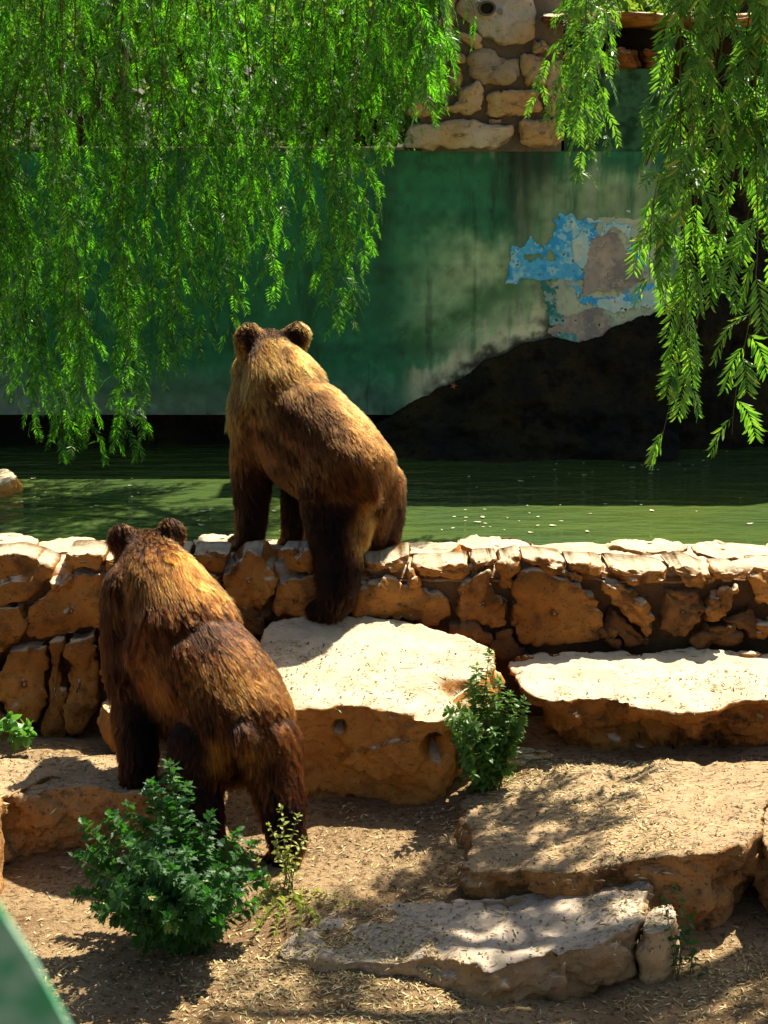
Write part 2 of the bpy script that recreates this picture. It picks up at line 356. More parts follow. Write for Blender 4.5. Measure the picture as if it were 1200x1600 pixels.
for k, (x, y, s) in enumerate([(820,1178,.05),(806,1186,.035),(846,1180,.03),(770,1240,.03)]):
    z = .36 if y < 1200 else .3
    c = atZ(x, y, z); a = np.linspace(0, 2*math.pi, 7, endpoint=False)
    zb = float(ground_h(c[0], c[1]))-.01 if y > 1100 else .5
    top = np.stack([c[0]+s*1.3*np.cos(a), c[1]+s*np.sin(a), np.full(7, max(z, zb+.04))], 1)
    rock('loose_stone', top, zb, M_rock, 'small loose stone lying among the slabs', 'stone', under=-.01, amp=.015, topamp=.008, bevel=.012, n=40, seed=70+k, sides=6, edge=.01, group='loose stones between the slabs')

# ------------------------------------------------------------------ retaining wall, stone by stone
WALL = empty('retaining_wall', (0, 10.6, .1), 'low retaining wall of rough ochre limestone blocks between the bears and the pool', 'wall')
def wallY(z): return 10.28 - .13*np.clip(1.3-z, 0, 1.2)
STONES = [
 [(-45,950),(-45,872),(23,864),(57,874),(84,889),(79,910),(46,931),(11,945)], [(94,885),(103,862),(130,860),(161,866),(159,893),(130,889),(109,897)],
 [(77,908),(109,900),(111,912),(82,923)], [(42,998),(42,950),(75,927),(112,896),(160,897),(178,935),(178,980),(146,985),(92,1000)],
 [(-45,952),(33,943),(38,973),(34,998),(0,1016),(-45,1020)], [(-5,1065),(8,1022),(72,1004),(75,1088),(58,1126),(35,1128),(2,1110)],
 [(78,1004),(99,999),(102,1160),(62,1163),(58,1134),(76,1104)], [(103,998),(148,989),(152,1065),(153,1088),(127,1138),(105,1161)],
 [(154,994),(180,990),(180,1015),(154,1017)], [(155,1022),(184,1019),(184,1073),(158,1066)],
 [(-50,1028),(3,1024),(-9,1066),(-2,1112),(30,1132),(50,1165),(-50,1168)],
 [(165,868),(230,862),(234,892),(200,905),(164,895)], [(238,864),(294,862),(300,893),(240,896)], [(182,910),(232,902),(262,960),(240,1010),(186,1000)],
 [(242,902),(340,900),(350,940),(300,985),(266,960)], [(188,1008),(250,1014),(300,1000),(330,1060),(300,1130),(190,1120)], [(310,990),(360,972),(405,992),(400,1090),(340,1060)],
 [(299,864),(356,864),(353,893),(306,893)], [(345,902),(376,866),(414,862),(434,893),(427,931),(399,947),(356,939)],
 [(356,946),(395,951),(418,962),(412,990),(390,988),(366,968)], [(428,917),(440,907),(499,906),(499,965),(424,968)], [(444,862),(482,862),(487,895),(451,886)],
 [(491,864),(560,866),(562,896),(494,898)], [(504,907),(555,905),(554,962),(504,966)],
 [(566,879),(594,876),(640,866),(644,881),(622,895),(566,896)], [(561,911),(605,909),(632,917),(657,917),(701,942),(708,967),(679,977),(583,968),(558,962)],
 [(638,888),(645,888),(653,915),(634,913)], [(648,884),(737,880),(738,898),(708,910),(657,904)], [(739,878),(776,874),(770,886),(743,897)],
 [(715,927),(725,915),(765,889),(775,925),(797,946),(792,978),(767,987),(717,968)], [(700,975),(748,972),(772,996),(770,1010),(700,1000)],
 [(781,877),(811,869),(807,893),(792,921),(781,917)], [(800,945),(809,893),(833,888),(910,915),(932,932),(941,956),(940,1000),(888,1007),(815,1009),(802,978)],
 [(886,877),(943,881),(947,902),(888,892)], [(949,881),(1039,889),(1042,909),(1017,914),(965,904),(951,899)], [(1042,886),(1068,877),(1112,894),(1123,912),(1090,918),(1057,902)],
 [(1116,892),(1160,890),(1147,910),(1127,911)], [(1165,899),(1182,888),(1240,890),(1240,960),(1182,942)], [(816,871),(880,874),(884,890),(915,908),(838,884)],
 [(947,906),(980,917),(1031,967),(1017,994),(965,946),(945,932)], [(1035,921),(1090,921),(1108,952),(1072,994),(1033,985)], [(940,980),(962,983),(975,1009),(965,1014),(942,1004)],
 [(1079,998),(1108,980),(1149,976),(1163,1005),(1127,1012),(1083,1012)], [(1183,976),(1240,970),(1240,1000),(1185,993)], [(1095,955),(1125,920),(1155,918),(1140,965),(1110,972)],
 [(774,990),(798,985),(812,1013),(836,1030),(760,1030)], [(958,950),(1010,996),(1020,1012),(982,1012),(950,985)], [(1130,968),(1176,945),(1180,990),(1156,985)],
]
DARK = {40, 41, 42, 45, 47, 48, 19, 46, 30}
def stone_block(name, poly2d, plane, depth, mat, parent, seed, bulge=.03, n=64, amp=.018, shrink=0.0, rings=9):
    """polygon on an upright face (world X,z), pillowed and broken towards the viewer side, 'depth' thick"""
    P = resample(poly2d, n, .9); c = P.mean(0); P = c + (P-c)*(1-shrink)
    P = P + .012*np.stack([fbm(np.c_[P, 0*P[:, 0]], 9, 3, seed), fbm(np.c_[P, 0*P[:, 0]], 9, 3, seed+40)], 1)
    off = float(rng.uniform(-.02, .03)); V = []
    tilt = rng.uniform(-.12, .12, 2)
    ins = [(1.0, depth), (1.0, .06), (1.0, .025), (.995, .008), (.975, -.001), (.93, -.007), (.85, -.013), (.72, -.018), (.56, -.022), (.38, -.024), (.2, -.026), (.06, -.026)]
    for s, d in ins:
        q = c + (P-c)*s; y = plane(q[:, 1]) + off + (d if d > 0 else d*bulge/.026)
        if d < .04: y = y + (q-c)@tilt*.8
        V.append(np.stack([q[:, 0], y, q[:, 1]], 1))
    v = np.concatenate(V); f = grid_faces(n, len(ins), True); nr = vnormals(v, f)
    if nr[-n*3:-n, 1].mean() > 0: nr = -nr; f = [q[::-1] for q in f]
    wgt = np.ones(len(v)); wgt[:n] = 0
    dd_ = (wgt*(amp*1.2*fbm(v, 4.5, 4, seed) + amp*.5*fbm(v, 25, 3, seed+3) + amp*.75*cells(v+.02*fbm(v, 9, 2, seed)[:, None], 6.5, seed) - amp*1.2*np.clip(1-6*np.abs(fbm(v, 5, 3, seed+7)), 0, 1)))
    v = v + nr*ring_smooth(dd_, [q[0] for q in ins], n)[:, None]
    k = len(v); v = np.vstack([v, v[-n:].mean(0)]); f = f + [((len(ins)-1)*n+j, (len(ins)-1)*n+(j+1) % n, k) for j in range(n)]
    f.append(tuple(range(n))[::-1])
    surf_v.append(v); surf_f.append(f); surf_n.append(len(v))
    return mk(name, v, f, mat, parent)
def to_face(poly):
    out = []
    for x, y in poly:
        Y = 10.25
        for _ in range(3):
            p = atY(x, y, Y); Y = float(wallY(p[2]))
        out.append((p[0], p[2]))
    return np.array(out)
for i, s in enumerate(STONES):
    stone_block('stone', to_face(s), wallY, .30, M_wall_dark if i in DARK else M_wall, WALL, 100+i, bulge=.03, shrink=-.025, amp=.024, n=88)
# the wall runs on past both sides of the picture
for side in (-1, 1):
    x = 2.42
    while x < 5.4:
        wd = random.uniform(.3, .5); z = .15
        while z < 1.25:
            hh = random.uniform(.22, .4); z2 = min(z+hh, 1.31)
            if z2 > 1.18: z2 = 1.31
            a, b = (x+.012, x+wd-.012); X = [(a, z+.01), (b-.03, z+.012), (b, z2-.03), (b-.04, z2-.012), (a+.02, z2-.02)]
            X = np.array(X)*[side, 1]
            stone_block('stone', X[::side], wallY, .3, M_wall, WALL, random.randint(1, 999), n=40); z = z2
        x += wd
mb = MB(); box(mb, (-7, 10.34, .0), (7, 11.0, 1.2)); box(mb, (-7.6, 10.34, 0), (-7, 15.9, 1.3)); box(mb, (7, 10.34, 0), (7.6, 15.9, 1.3))
v = mb.V(); mk('mortar_core', v, mb.f, M_mortar, WALL, smooth=False)
# lime-mortared top of the wall with flat cap stones bedded in it
tx = np.arange(-7, 7.01, .035); ty = np.linspace(10.33, 11.03, 24); TX, TY = np.meshgrid(tx, ty); Pt = np.stack([TX, TY, 0*TX], -1)
v = np.stack([TX, TY + .03*fbm(Pt, 3, 3, 6)*(TY > 10.9), 1.262 + .035*fbm(Pt, 3.5, 5, 3)+.012*fbm(Pt, 16, 3, 9) - .10*sstep(10.96, 11.03, TY) - .08*sstep(10.40, 10.33, TY)], -1).reshape(-1, 3)
f = grid_faces(len(tx), 24); mk('mortar_bed', v, f, M_wall, WALL); surf_v.append(v); surf_f.append(f); surf_n.append(len(v))
x = -3.3
while x < 3.3:
    wd = random.uniform(.28, .7); n = 8; a = np.sort(np.linspace(0, 2*math.pi, n, endpoint=False)+rng.uniform(-.25, .25, n))
    cy = random.uniform(10.74, 10.86); dy = random.uniform(.16, .23)
    top = np.stack([x+wd/2+(wd/2+.02)*np.cos(a)*rng.uniform(.85, 1.15, n), cy+dy*np.sin(a)*rng.uniform(.85, 1.2, n), 1.295+rng.uniform(-.03, .02)+rng.uniform(-.012, .012, n)], 1)
    rock('cap_stone', top, 1.15, M_wall, None, under=-.03, amp=.03, topamp=.03, bevel=.02, n=80, seed=300+int(x*50), sides=8, edge=.03, parent=WALL)
    x += wd*.97

# ------------------------------------------------------------------ pool water
def water_mat():
    m, t, b, out = newmat('pool_water'); g = N(t, 'ShaderNodeNewGeometry'); P = g.outputs['Position']
    c = mixc(t, ramp(t, nz(t, P, .8, 3), .35, .65), (0.056, 0.094, 0.028), (0.074, 0.112, 0.024))
    t.links.new(c, b.inputs['Base Color']); b.inputs['Roughness'].default_value = .06; b.inputs['IOR'].default_value = 1.33
    mp = N(t, 'ShaderNodeMapping'); t.links.new(P, mp.inputs[0]); mp.inputs['Scale'].default_value = (1.2, 3.2, 1)
    wv = N(t, 'ShaderNodeMath', operation='ADD'); t.links.new(nz(t, mp.outputs[0], 1.6, 3, .5), wv.inputs[0]); t.links.new(math_(t, 'MULTIPLY', nz(t, mp.outputs[0], 6, 2), .18), wv.inputs[1])
    bp = N(t, 'ShaderNodeBump', Strength=.4, Distance=.14); t.links.new(wv.outputs[0], bp.inputs['Height']); t.links.new(bp.outputs[0], b.inputs['Normal'])
    return m
wx = np.linspace(-7, 7, 80); wy = np.linspace(10.95, 15.85, 50); WX, WY = np.meshgrid(wx, wy)
water = mk('pool_water', np.stack([WX, WY, np.full_like(WX, 1.1)], -1).reshape(-1, 3), grid_faces(80, 50), water_mat(), origin=np.array([0, 13.4, 1.1])); setp(water, kind='structure')
M_fleck = plain('pale_leaf', (0.62, 0.58, 0.36), .6, .3)
def leaf_fleck(): 
    a = np.linspace(0, 2*math.pi, 8, endpoint=False); r = 1+.25*np.cos(3*a)
    v = np.stack([r*np.cos(a), .55*r*np.sin(a), .12*np.cos(a)**2], 1)
    m = mesh_data('floating_leaf', np.vstack([v, v+[0,0,-.08]]), [tuple(range(8)), tuple(range(8,16))[::-1]] + [(i,(i+1)%8+0,(i+1)%8+8,i+8) for i in range(8)]); m.materials.append(M_fleck); return m
fm = leaf_fleck(); spots = []
for (x0, x1, y0, y1, n) in ((690,880,785,832,22),(860,1190,700,742,16),(640,700,700,712,3),(20,260,738,800,12),(300,445,795,850,14),(880,1190,760,850,9),(640,900,740,790,6),(900,960,688,696,4),(1010,1090,725,735,5)):
    spots += [(random.uniform(x0, x1), random.uniform(y0, y1)) for _ in range(n)]
for x, y in spots:
    p = atZ(x, y, 1.108); o = bpy.data.objects.new('floating_leaf', fm); col.objects.link(o); o.location = p
    s = random.choice([.010, .012, .016, .02, .026]); o.scale = (s, s, s); o.rotation_euler = (0, 0, random.uniform(0, 6.3))
    setp(o, 'small pale fallen leaf floating on the green pool water', 'leaf', 'fallen leaves floating on the pool')

# ------------------------------------------------------------------ green painted pool wall
YB = 15.25
def poolwall():
    root = empty('pool_wall', (0, 15.4, 1.4), 'stained dark green painted concrete wall behind the pool with peeling blue paint', 'wall')
    xs = np.arange(-6.5, 2.52, .014); zs = np.arange(1.42, 3.665, .014); X, Z = np.meshgrid(xs, zs)
    P3 = np.stack([X, np.full_like(X, YB), Z], -1); PX, PY = proj(P3)
    Pn = np.stack([X, Z, 0*X], -1); st = np.stack([X*5, Z*.5, 0*X], -1); hz = np.stack([X*.4, Z*9, 0*X], -1)
    wob = fbm(Pn, 2.2, 5, 2); fine = fbm(Pn, 14, 4, 8); streak = np.clip(1.5*fbm(st, 2.6, 5, 12, .65), -1, 1); board = fbm(hz, 1.0, 3, 15); blot = fbm(Pn, 6, 6, 19, .7)
    deep = np.array([.022, .20, .095]); mid = np.array([.15, .42, .22]); pale = np.array([.48, .66, .36]); cream = np.array([.72, .74, .46]); blk = np.array([.010, .012, .008]); grey = np.array([.28, .40, .30])
    C = np.ones(X.shape+(3,))*deep
    def mixin(colr, a): 
        a = np.clip(a, 0, 1)[..., None]; return C*(1-a)+colr*a
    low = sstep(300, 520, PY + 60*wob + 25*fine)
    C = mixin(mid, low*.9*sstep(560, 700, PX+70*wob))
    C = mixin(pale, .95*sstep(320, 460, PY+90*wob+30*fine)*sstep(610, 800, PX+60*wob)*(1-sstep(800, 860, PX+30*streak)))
    # drip-streaked weathered area to the right
    C = mixin(pale*.9, sstep(790, 850, PX + 25*streak + 15*wob)*(.55+.5*streak)*sstep(250, 300, PY+30*streak))
    C = mixin(grey, .5*sstep(.15, .5, streak)*sstep(700, 780, PX))
    # dark vertical run-off stains
    for cx, wd, y0, y1, k in ((815, 26, 235, 470, .95), (600, 20, 330, 560, .55), (780, 12, 235, 330, .6), (850, 22, 235, 330, .8), (735, 8, 235, 300, .3)):
        C = mixin(blk+np.array([0,.02,.01]), k*np.exp(-((PX-cx-14*streak-8*wob)/wd)**2)*(1-sstep(y0, y1, PY+60*wob)))
    # swept green band and the cream scraped edge above the rock
    edge = np.interp(PX, [540,640,700,760,830,870,960,1020,1060], [668,632,602,562,532,522,512,492,470])
    dd = edge - PY + 26*wob + 14*fine
    C = mixin(np.array([.03,.17,.045]), .8*np.exp(-((dd-95-18*wob)/34)**2)*sstep(600, 660, PX)*(1-sstep(800,840,PX)))
    C = mixin(cream, sstep(-4, 4, dd)*(1-sstep(14+22*np.clip(streak+.3,0,1), 34+40*np.clip(streak+.3,0,1), dd))*sstep(620, 660, PX)*.95)
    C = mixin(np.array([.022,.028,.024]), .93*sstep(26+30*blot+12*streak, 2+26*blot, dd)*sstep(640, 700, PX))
    C = mixin(grey*.9, .5*sstep(560, 640, PY+20*wob)*(1-sstep(560, 680, PX)))
    C = mixin(np.array([.16,.22,.17]), .75*sstep(590,645,PY+30*wob+14*board)*(1-sstep(380,520,PX)))
    C = mixin(np.array([.34,.32,.22]), .8*sstep(642, 655, PY+8*fine)*(1-sstep(560, 620, PX)))
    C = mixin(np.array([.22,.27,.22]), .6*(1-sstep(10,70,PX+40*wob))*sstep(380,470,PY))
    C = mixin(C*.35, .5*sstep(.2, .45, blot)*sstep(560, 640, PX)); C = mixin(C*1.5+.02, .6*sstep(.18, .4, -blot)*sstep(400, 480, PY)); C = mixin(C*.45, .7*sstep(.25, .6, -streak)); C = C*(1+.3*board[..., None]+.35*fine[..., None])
    C = np.clip(C, .003, .9)
    dY = .006*fine+.004*board
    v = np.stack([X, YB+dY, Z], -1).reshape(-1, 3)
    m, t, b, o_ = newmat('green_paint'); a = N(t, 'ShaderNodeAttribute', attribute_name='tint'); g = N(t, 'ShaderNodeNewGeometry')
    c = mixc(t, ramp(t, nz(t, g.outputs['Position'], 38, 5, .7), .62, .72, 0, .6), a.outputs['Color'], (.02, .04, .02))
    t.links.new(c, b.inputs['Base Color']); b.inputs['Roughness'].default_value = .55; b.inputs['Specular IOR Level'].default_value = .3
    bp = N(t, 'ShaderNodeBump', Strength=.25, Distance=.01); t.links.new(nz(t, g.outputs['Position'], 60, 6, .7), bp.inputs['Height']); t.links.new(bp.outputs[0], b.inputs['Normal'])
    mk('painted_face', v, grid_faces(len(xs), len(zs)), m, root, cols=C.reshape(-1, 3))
    mbx = MB(); box(mbx, (-6.5, YB+.02, 1.43), (2.5, YB+.34, 3.66))
    mk('concrete_core', mbx.V(), mbx.f, plain('concrete', (.22,.24,.19), .9, .2, 8, (.14,.16,.12)), root, smooth=False)
    mbx = MB(); box(mbx, (-6.5, YB-.02, 3.665), (atY(632, 235, YB)[0], YB+.5, 3.69)); mk('coping', mbx.V(), mbx.f, plain('coping_concrete', (.22,.20,.15), .9, .2, 9, (.12,.11,.09)), root, smooth=False)
    # peeling layers of older paint and bare plaster: thin broken sheets standing a few millimetres proud
    def inside(X, Y, poly):
        r = np.zeros(X.shape, bool); n = len(poly)
        for i in range(n):
            (x1, y1), (x2, y2) = poly[i], poly[(i+1) % n]
            r ^= ((y1 > Y) != (y2 > Y)) & (X < (x2-x1)*(Y-y1)/((y2-y1) or 1e-9)+x1)
        return r
    p0, p1 = atY(775, 570, YB), atY(1060, 300, YB); xs = np.arange(p0[0], p1[0], .0055); zs = np.arange(p0[2], p1[2], .0055); X, Z = np.meshgrid(xs, zs)
    PX, PY = proj(np.stack([X, np.full_like(X, YB), Z], -1)); Pn = np.stack([X, Z, 0*X], -1)
    n1 = fbm(Pn, 5, 6, 101, .65); n2 = fbm(Pn, 5, 6, 151, .65); br = fbm(Pn, 9, 6, 171, .65); fi = fbm(Pn, 30, 4, 191)
    QX = PX + 16*n1*1.3; QY = PY + 16*n2*1.3
    LAY = [('old_paint_layer', [[(862,450),(900,440),(1030,430),(1030,500),(960,515),(900,520),(865,500),(850,470)], [(930,340),(1020,340),(1030,440),(930,440)]], [(.62,.68,.46),(.50,.60,.44),(.36,.46,.36)], .004, -.55),
           ('blue_paint_layer', [[(796,442),(800,392),(820,388),(830,372),(846,384),(866,342),(880,338),(930,345),(940,400),(930,446),(880,446)], [(890,450),(940,462),(1024,444),(1024,474),(920,482)], [(985,380),(1008,400),(1000,420),(985,415)]], [(.05,.46,.98),(.12,.58,.98),(.36,.74,.92)], .008, -.28),
           ('pale_blue_paint_layer', [[(886,356),(898,330),(936,346),(962,330),(988,322),(996,350),(984,372),(960,360),(935,372),(930,420),(902,418)], [(970,455),(1020,455),(1020,480),(920,486),(930,470)]], [(.52,.82,.84),(.36,.74,.88),(.66,.78,.68)], .012, -.05),
           ('bare_plaster_layer', [[(926,372),(960,366),(988,395),(1002,440),(976,456),(940,452),(912,460),(920,410)], [(868,505),(900,486),(942,486),(952,508),(940,534),(908,552),(872,536),(856,520)]], [(.44,.39,.33),(.28,.26,.25),(.52,.44,.36)], .016, -.5),
           ('teal_paint_layer', [[(850,444),(872,450),(866,484),(884,506),(862,506),(846,476)], [(870,520),(900,515),(900,540),(866,530)]], [(.10,.40,.38),(.04,.24,.22),(.3,.5,.46)], .019, -.1)]
    for nm, polys, pal, proud, thr in LAY:
        msk = np.zeros(X.shape, bool)
        for q in polys: msk |= inside(QX, QY, q)
        msk &= br > thr; msk &= ~((fi > .42) & (br > .1))
        col3 = np.array(pal[0])*np.ones(X.shape+(3,)); t_ = sstep(-.1, .15, n2+.3*fi)[..., None]; col3 = col3*(1-t_)+np.array(pal[1])*t_
        t_ = sstep(.12, .22, br+.25*fi)[..., None]; col3 = col3*(1-t_)+np.array(pal[2])*t_
        col3 *= (1+.25*fi[..., None]); v = np.stack([X, YB-.004-proud+.003*fi, Z], -1).reshape(-1, 3); nu = len(xs)
        cell = msk[:-1, :-1]; ii, jj = np.nonzero(cell); f = np.stack([ii*nu+jj, ii*nu+jj+1, (ii+1)*nu+jj+1, (ii+1)*nu+jj], 1)
        use, inv = np.unique(f, return_inverse=True); f = inv.reshape(f.shape)
        o = mk(nm, v[use], f, M_flake, root, cols=np.clip(col3.reshape(-1, 3)[use], .01, .95)); o.modifiers.new('thick', 'SOLIDIFY').thickness = .003
    return root
poolwall()

# ------------------------------------------------------------------ wet rock outcrop, and shade painted black under and beside the wall
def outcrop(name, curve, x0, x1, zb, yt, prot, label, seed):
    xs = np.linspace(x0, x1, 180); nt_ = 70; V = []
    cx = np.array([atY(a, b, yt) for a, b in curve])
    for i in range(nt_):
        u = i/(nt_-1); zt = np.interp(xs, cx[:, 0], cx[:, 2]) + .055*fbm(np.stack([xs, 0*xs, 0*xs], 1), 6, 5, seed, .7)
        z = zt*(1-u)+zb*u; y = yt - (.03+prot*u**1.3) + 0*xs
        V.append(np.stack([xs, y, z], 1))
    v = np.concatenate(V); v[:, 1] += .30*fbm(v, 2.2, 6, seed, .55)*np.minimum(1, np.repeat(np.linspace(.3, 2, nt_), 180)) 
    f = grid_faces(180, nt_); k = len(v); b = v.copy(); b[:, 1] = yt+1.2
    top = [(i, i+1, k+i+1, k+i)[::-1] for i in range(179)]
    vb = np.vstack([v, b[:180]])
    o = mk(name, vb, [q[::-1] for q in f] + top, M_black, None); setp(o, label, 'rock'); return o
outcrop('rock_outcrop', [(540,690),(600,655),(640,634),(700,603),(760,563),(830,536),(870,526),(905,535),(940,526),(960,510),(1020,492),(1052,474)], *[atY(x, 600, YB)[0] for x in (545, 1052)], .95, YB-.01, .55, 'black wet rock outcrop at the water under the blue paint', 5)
outcrop('rock_wall', [(1046,-60),(1500,-60)], atY(1050, 600, YB)[0]+.02, 5.5, .95, YB+.75, .6, 'rock face coloured black for the deep shade of the hollow behind the hanging branches', 8)  # black colour stands in for the deep shade of the hollow
mbx = MB(); box(mbx, (-7, 15.62, .9), (2.5, 15.9, 1.44)); setp(mk('undercut_rock', mbx.V(), mbx.f, M_black, smooth=False), 'undercut strip coloured black for its shade between the green wall and the water', 'rock')  # shade of the undercut painted as black rock

# ------------------------------------------------------------------ masonry pillar above the wall
PIL = empty('stone_pillar', (.7, 15.4, 3.66), 'rough pale masonry pier with holed stones standing on the green wall', 'pillar')
PST = [[(711,14),(732,-24),(830,-24),(839,23),(835,58),(814,68),(779,70),(755,56),(730,35)], [(716,47),(730,47),(755,58),(751,72),(734,75),(718,63)],
 [(671,63),(697,51),(699,77),(685,84),(674,72)], [(833,61),(849,59),(863,79),(833,82)], [(730,98),(734,79),(765,76),(788,86),(814,91),(814,117),(797,131),(779,136),(755,133),(748,124),(730,119)],
 [(816,85),(830,84),(853,89),(853,131),(821,134),(816,105)], [(760,145),(844,140),(851,180),(769,183),(758,180)], [(723,140),(746,127),(755,140),(754,168),(732,177),(692,177),(692,168),(718,161)],
 [(639,180),(650,145),(667,135),(681,180),(662,184)], [(707,80),(727,86),(728,96),(711,98)], [(700,104),(724,103),(724,133),(702,140)],
 [(628,231),(640,201),(650,194),(709,187),(753,189),(807,194),(804,215),(788,224),(772,233),(678,232)], [(765,186),(783,185),(783,192),(765,192)],
 [(680,40),(700,5),(712,30),(708,50)], [(668,88),(696,86),(698,130),(672,132)], [(848,95),(880,90),(885,180),(856,182)], [(686,20),(700,-25),(726,-22),(708,8)],
 [(812,190),(880,186),(880,228),(812,228)]]
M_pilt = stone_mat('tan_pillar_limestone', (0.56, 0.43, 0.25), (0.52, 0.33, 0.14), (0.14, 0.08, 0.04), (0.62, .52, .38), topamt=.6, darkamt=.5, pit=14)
pm = [M_pillar, M_pilt, M_pillar, M_pilt, M_pillar, M_pilt, M_pilt]
for i, s in enumerate(PST):
    P = np.array([(lambda p: (p[0], p[2]))(atY(x, y, YB-.1)) for x, y in s])
    stone_block('stone', P, lambda z: YB-.1+0*z, .28, pm[i % 7] if i != 11 else M_pillar, PIL, 500+i, bulge=.05, amp=.019, n=72)
mbx = MB(); a = atY(640, 235, YB); b = atY(882, -60, YB); box(mbx, (a[0]+.1, YB-.04, 3.655), (b[0], YB+.5, b[2])); mk('mortar_core', mbx.V(), mbx.f, M_gmortar, PIL, smooth=False)
dp = atY(760, 14, YB-.1); mbx = MB()
for k in range(20):
    t0, t1 = 2*math.pi*k/20, 2*math.pi*(k+1)/20; A = []
    for (r, y) in ((.075, 0), (.055, 0), (.055, .12), (.075, .12)):
        A.append([(dp[0]+r*math.cos(t), YB-.19+y, dp[2]+r*.8*math.sin(t)) for t in (t0, t1)])
    V = [p for q in A for p in q]; mbx.add(V, [(0,1,3,2),(2,3,5,4),(0,6,7,1)])
mk('drain_pipe', mbx.V(), mbx.f, M_gmortar, PIL)
mbx = MB(); n = 20; ang = np.linspace(0, 2*math.pi, n, endpoint=False); mbx.add(np.stack([dp[0]+.055*np.cos(ang), np.full(n, YB-.175), dp[2]+.044*np.sin(ang)], 1), [tuple(range(n))]); mk('drain_bore', mbx.V(), mbx.f, M_black, PIL)  # black disc paints the darkness inside the pipe

LIN = empty('stone_lintel', (2.0, 15.2, 4.2), 'heavy stone lintel over the black opening beside the masonry pier', 'lintel')
lint = np.array([(x, y, z) for x, y, z in [(1.32,14.75,4.73),(1.9,14.65,4.75),(2.6,14.7,4.72),(4.5,14.7,4.75),(4.5,16,4.8),(1.32,16,4.8)]])
rock('capstone', lint, 4.66, M_over, None, under=.05, amp=.06, topamp=.03, n=140, seed=77, sides=10, parent=LIN)  # dark sides paint the shade below the lintel edge
for i, s in enumerate([[(958,82),(1000,76),(1003,106),(962,109)], [(1005,78),(1046,74),(1047,101),(1008,106)], [(890,84),(954,80),(957,110),(892,116)]]):
    P = np.array([(lambda p: (p[0], p[2]))(atY(x, y, YB-.05)) for x, y in s]); stone_block('stone', P, lambda z: YB-.05+0*z, .25, M_wall, LIN, 560+i, bulge=.05, amp=.03)
mbx = MB(); a = atY(884, 110, YB); b = atY(1050, 60, YB); box(mbx, (a[0], YB-.012, 3.655), (b[0], YB+.35, 4.33)); mk('band_core', mbx.V(), mbx.f, plain('green_band', (.012,.06,.028), .8, .2, 9, (.05,.15,.08)), LIN, smooth=False)
mbx = MB(); box(mbx, (a[0], YB+.5, 4.3), (4.5, YB+.8, 4.7)); mk('recess_back', mbx.V(), mbx.f, M_black, LIN, smooth=False)  # shade under the capstone painted as a black back

# red leaf stuck to the rock
lp = atY(708, 600, YB-.05); ang = np.linspace(0, 2*math.pi, 15, endpoint=False); rr = np.where(np.arange(15) % 3 == 0, .035, .015)
v = np.stack([lp[0]+rr*np.cos(ang), np.full(15, lp[1]-.1)+.01*np.cos(ang), lp[2]+rr*np.sin(ang)], 1); v = np.vstack([v, v+[0,.003,0]])
o = mk('fallen_leaf', v, [tuple(range(15)), tuple(range(15,30))[::-1]] + [(i,(i+1)%15,(i+1)%15+15,i+15) for i in range(15)], plain('red_leaf', (.6,.12,.06), .6)); setp(o, 'small red leaf caught on the black rock', 'leaf')

# ------------------------------------------------------------------ upper terrace
mbx = MB(); tx = np.linspace(-30, 30, 30); ty = np.concatenate([[YB+.34], np.linspace(16, 60, 30)]); TX, TY = np.meshgrid(tx, ty)
v = np.stack([TX, TY, 3.64+.15*fbm(np.stack([TX, TY, 0*TX], -1), .5, 3, 4)*(TY > 15.8)], -1).reshape(-1, 3)
setp(mk('upper_terrace', v, grid_faces(30, 31), plain('terrace_grass', (.05,.075,.02), .9, .1, 3, (.09,.075,.03))), kind='structure')

# ------------------------------------------------------------------ bears
def unit(v): return v/(np.linalg.norm(v, axis=-1, keepdims=True)+1e-12)
ico = None
def sphere_pts(sub=2):
    import bmesh
    bm = bmesh.new(); bmesh.ops.create_icosphere(bm, subdivisions=sub, radius=1); 
    v = np.array([q.co[:] for q in bm.verts]); f = [tuple(x.index for x in q.verts) for q in bm.faces]; bm.free(); return v, f
SV, SF = sphere_pts(2)
def build_body(name, chains, ears, mat):
    mb = MB()
    for ch in chains:
        P = np.array([np.r_[atY(*q[:3]), q[3] - (.028 if q[3] > .2 else .018 if q[3] > .14 else .008)] for q in ch])      # the coat adds the rest
        for a, b in zip(P[:-1], P[1:]):
            for t in np.linspace(0, 1, 9):
                q = a*(1-t)+b*t; mb.add(SV*q[3]+q[:3], SF)
    for (x, y, Y, w_, h_, d_, yaw) in ears:
        c = atY(x, y, Y); M = np.array(Matrix.Rotation(yaw, 3, 'Z')); mb.add((SV*[w_, d_, h_])@M.T + c, SF)
    m = mesh_data(name, mb.V(), mb.f); o = bpy.data.objects.new(name, m); col.objects.link(o)
    md = o.modifiers.new('r', 'REMESH'); md.mode = 'VOXEL'; md.voxel_size = .02
    md = o.modifiers.new('s', 'SMOOTH'); md.iterations = 20; md.factor = .5
    dg = bpy.context.evaluated_depsgraph_get(); me = bpy.data.meshes.new_from_object(o.evaluated_get(dg))
    bpy.data.objects.remove(o); me.name = name
    me.materials.clear(); me.materials.append(mat); me.polygons.foreach_set('use_smooth', [True]*len(me.polygons))
    return me
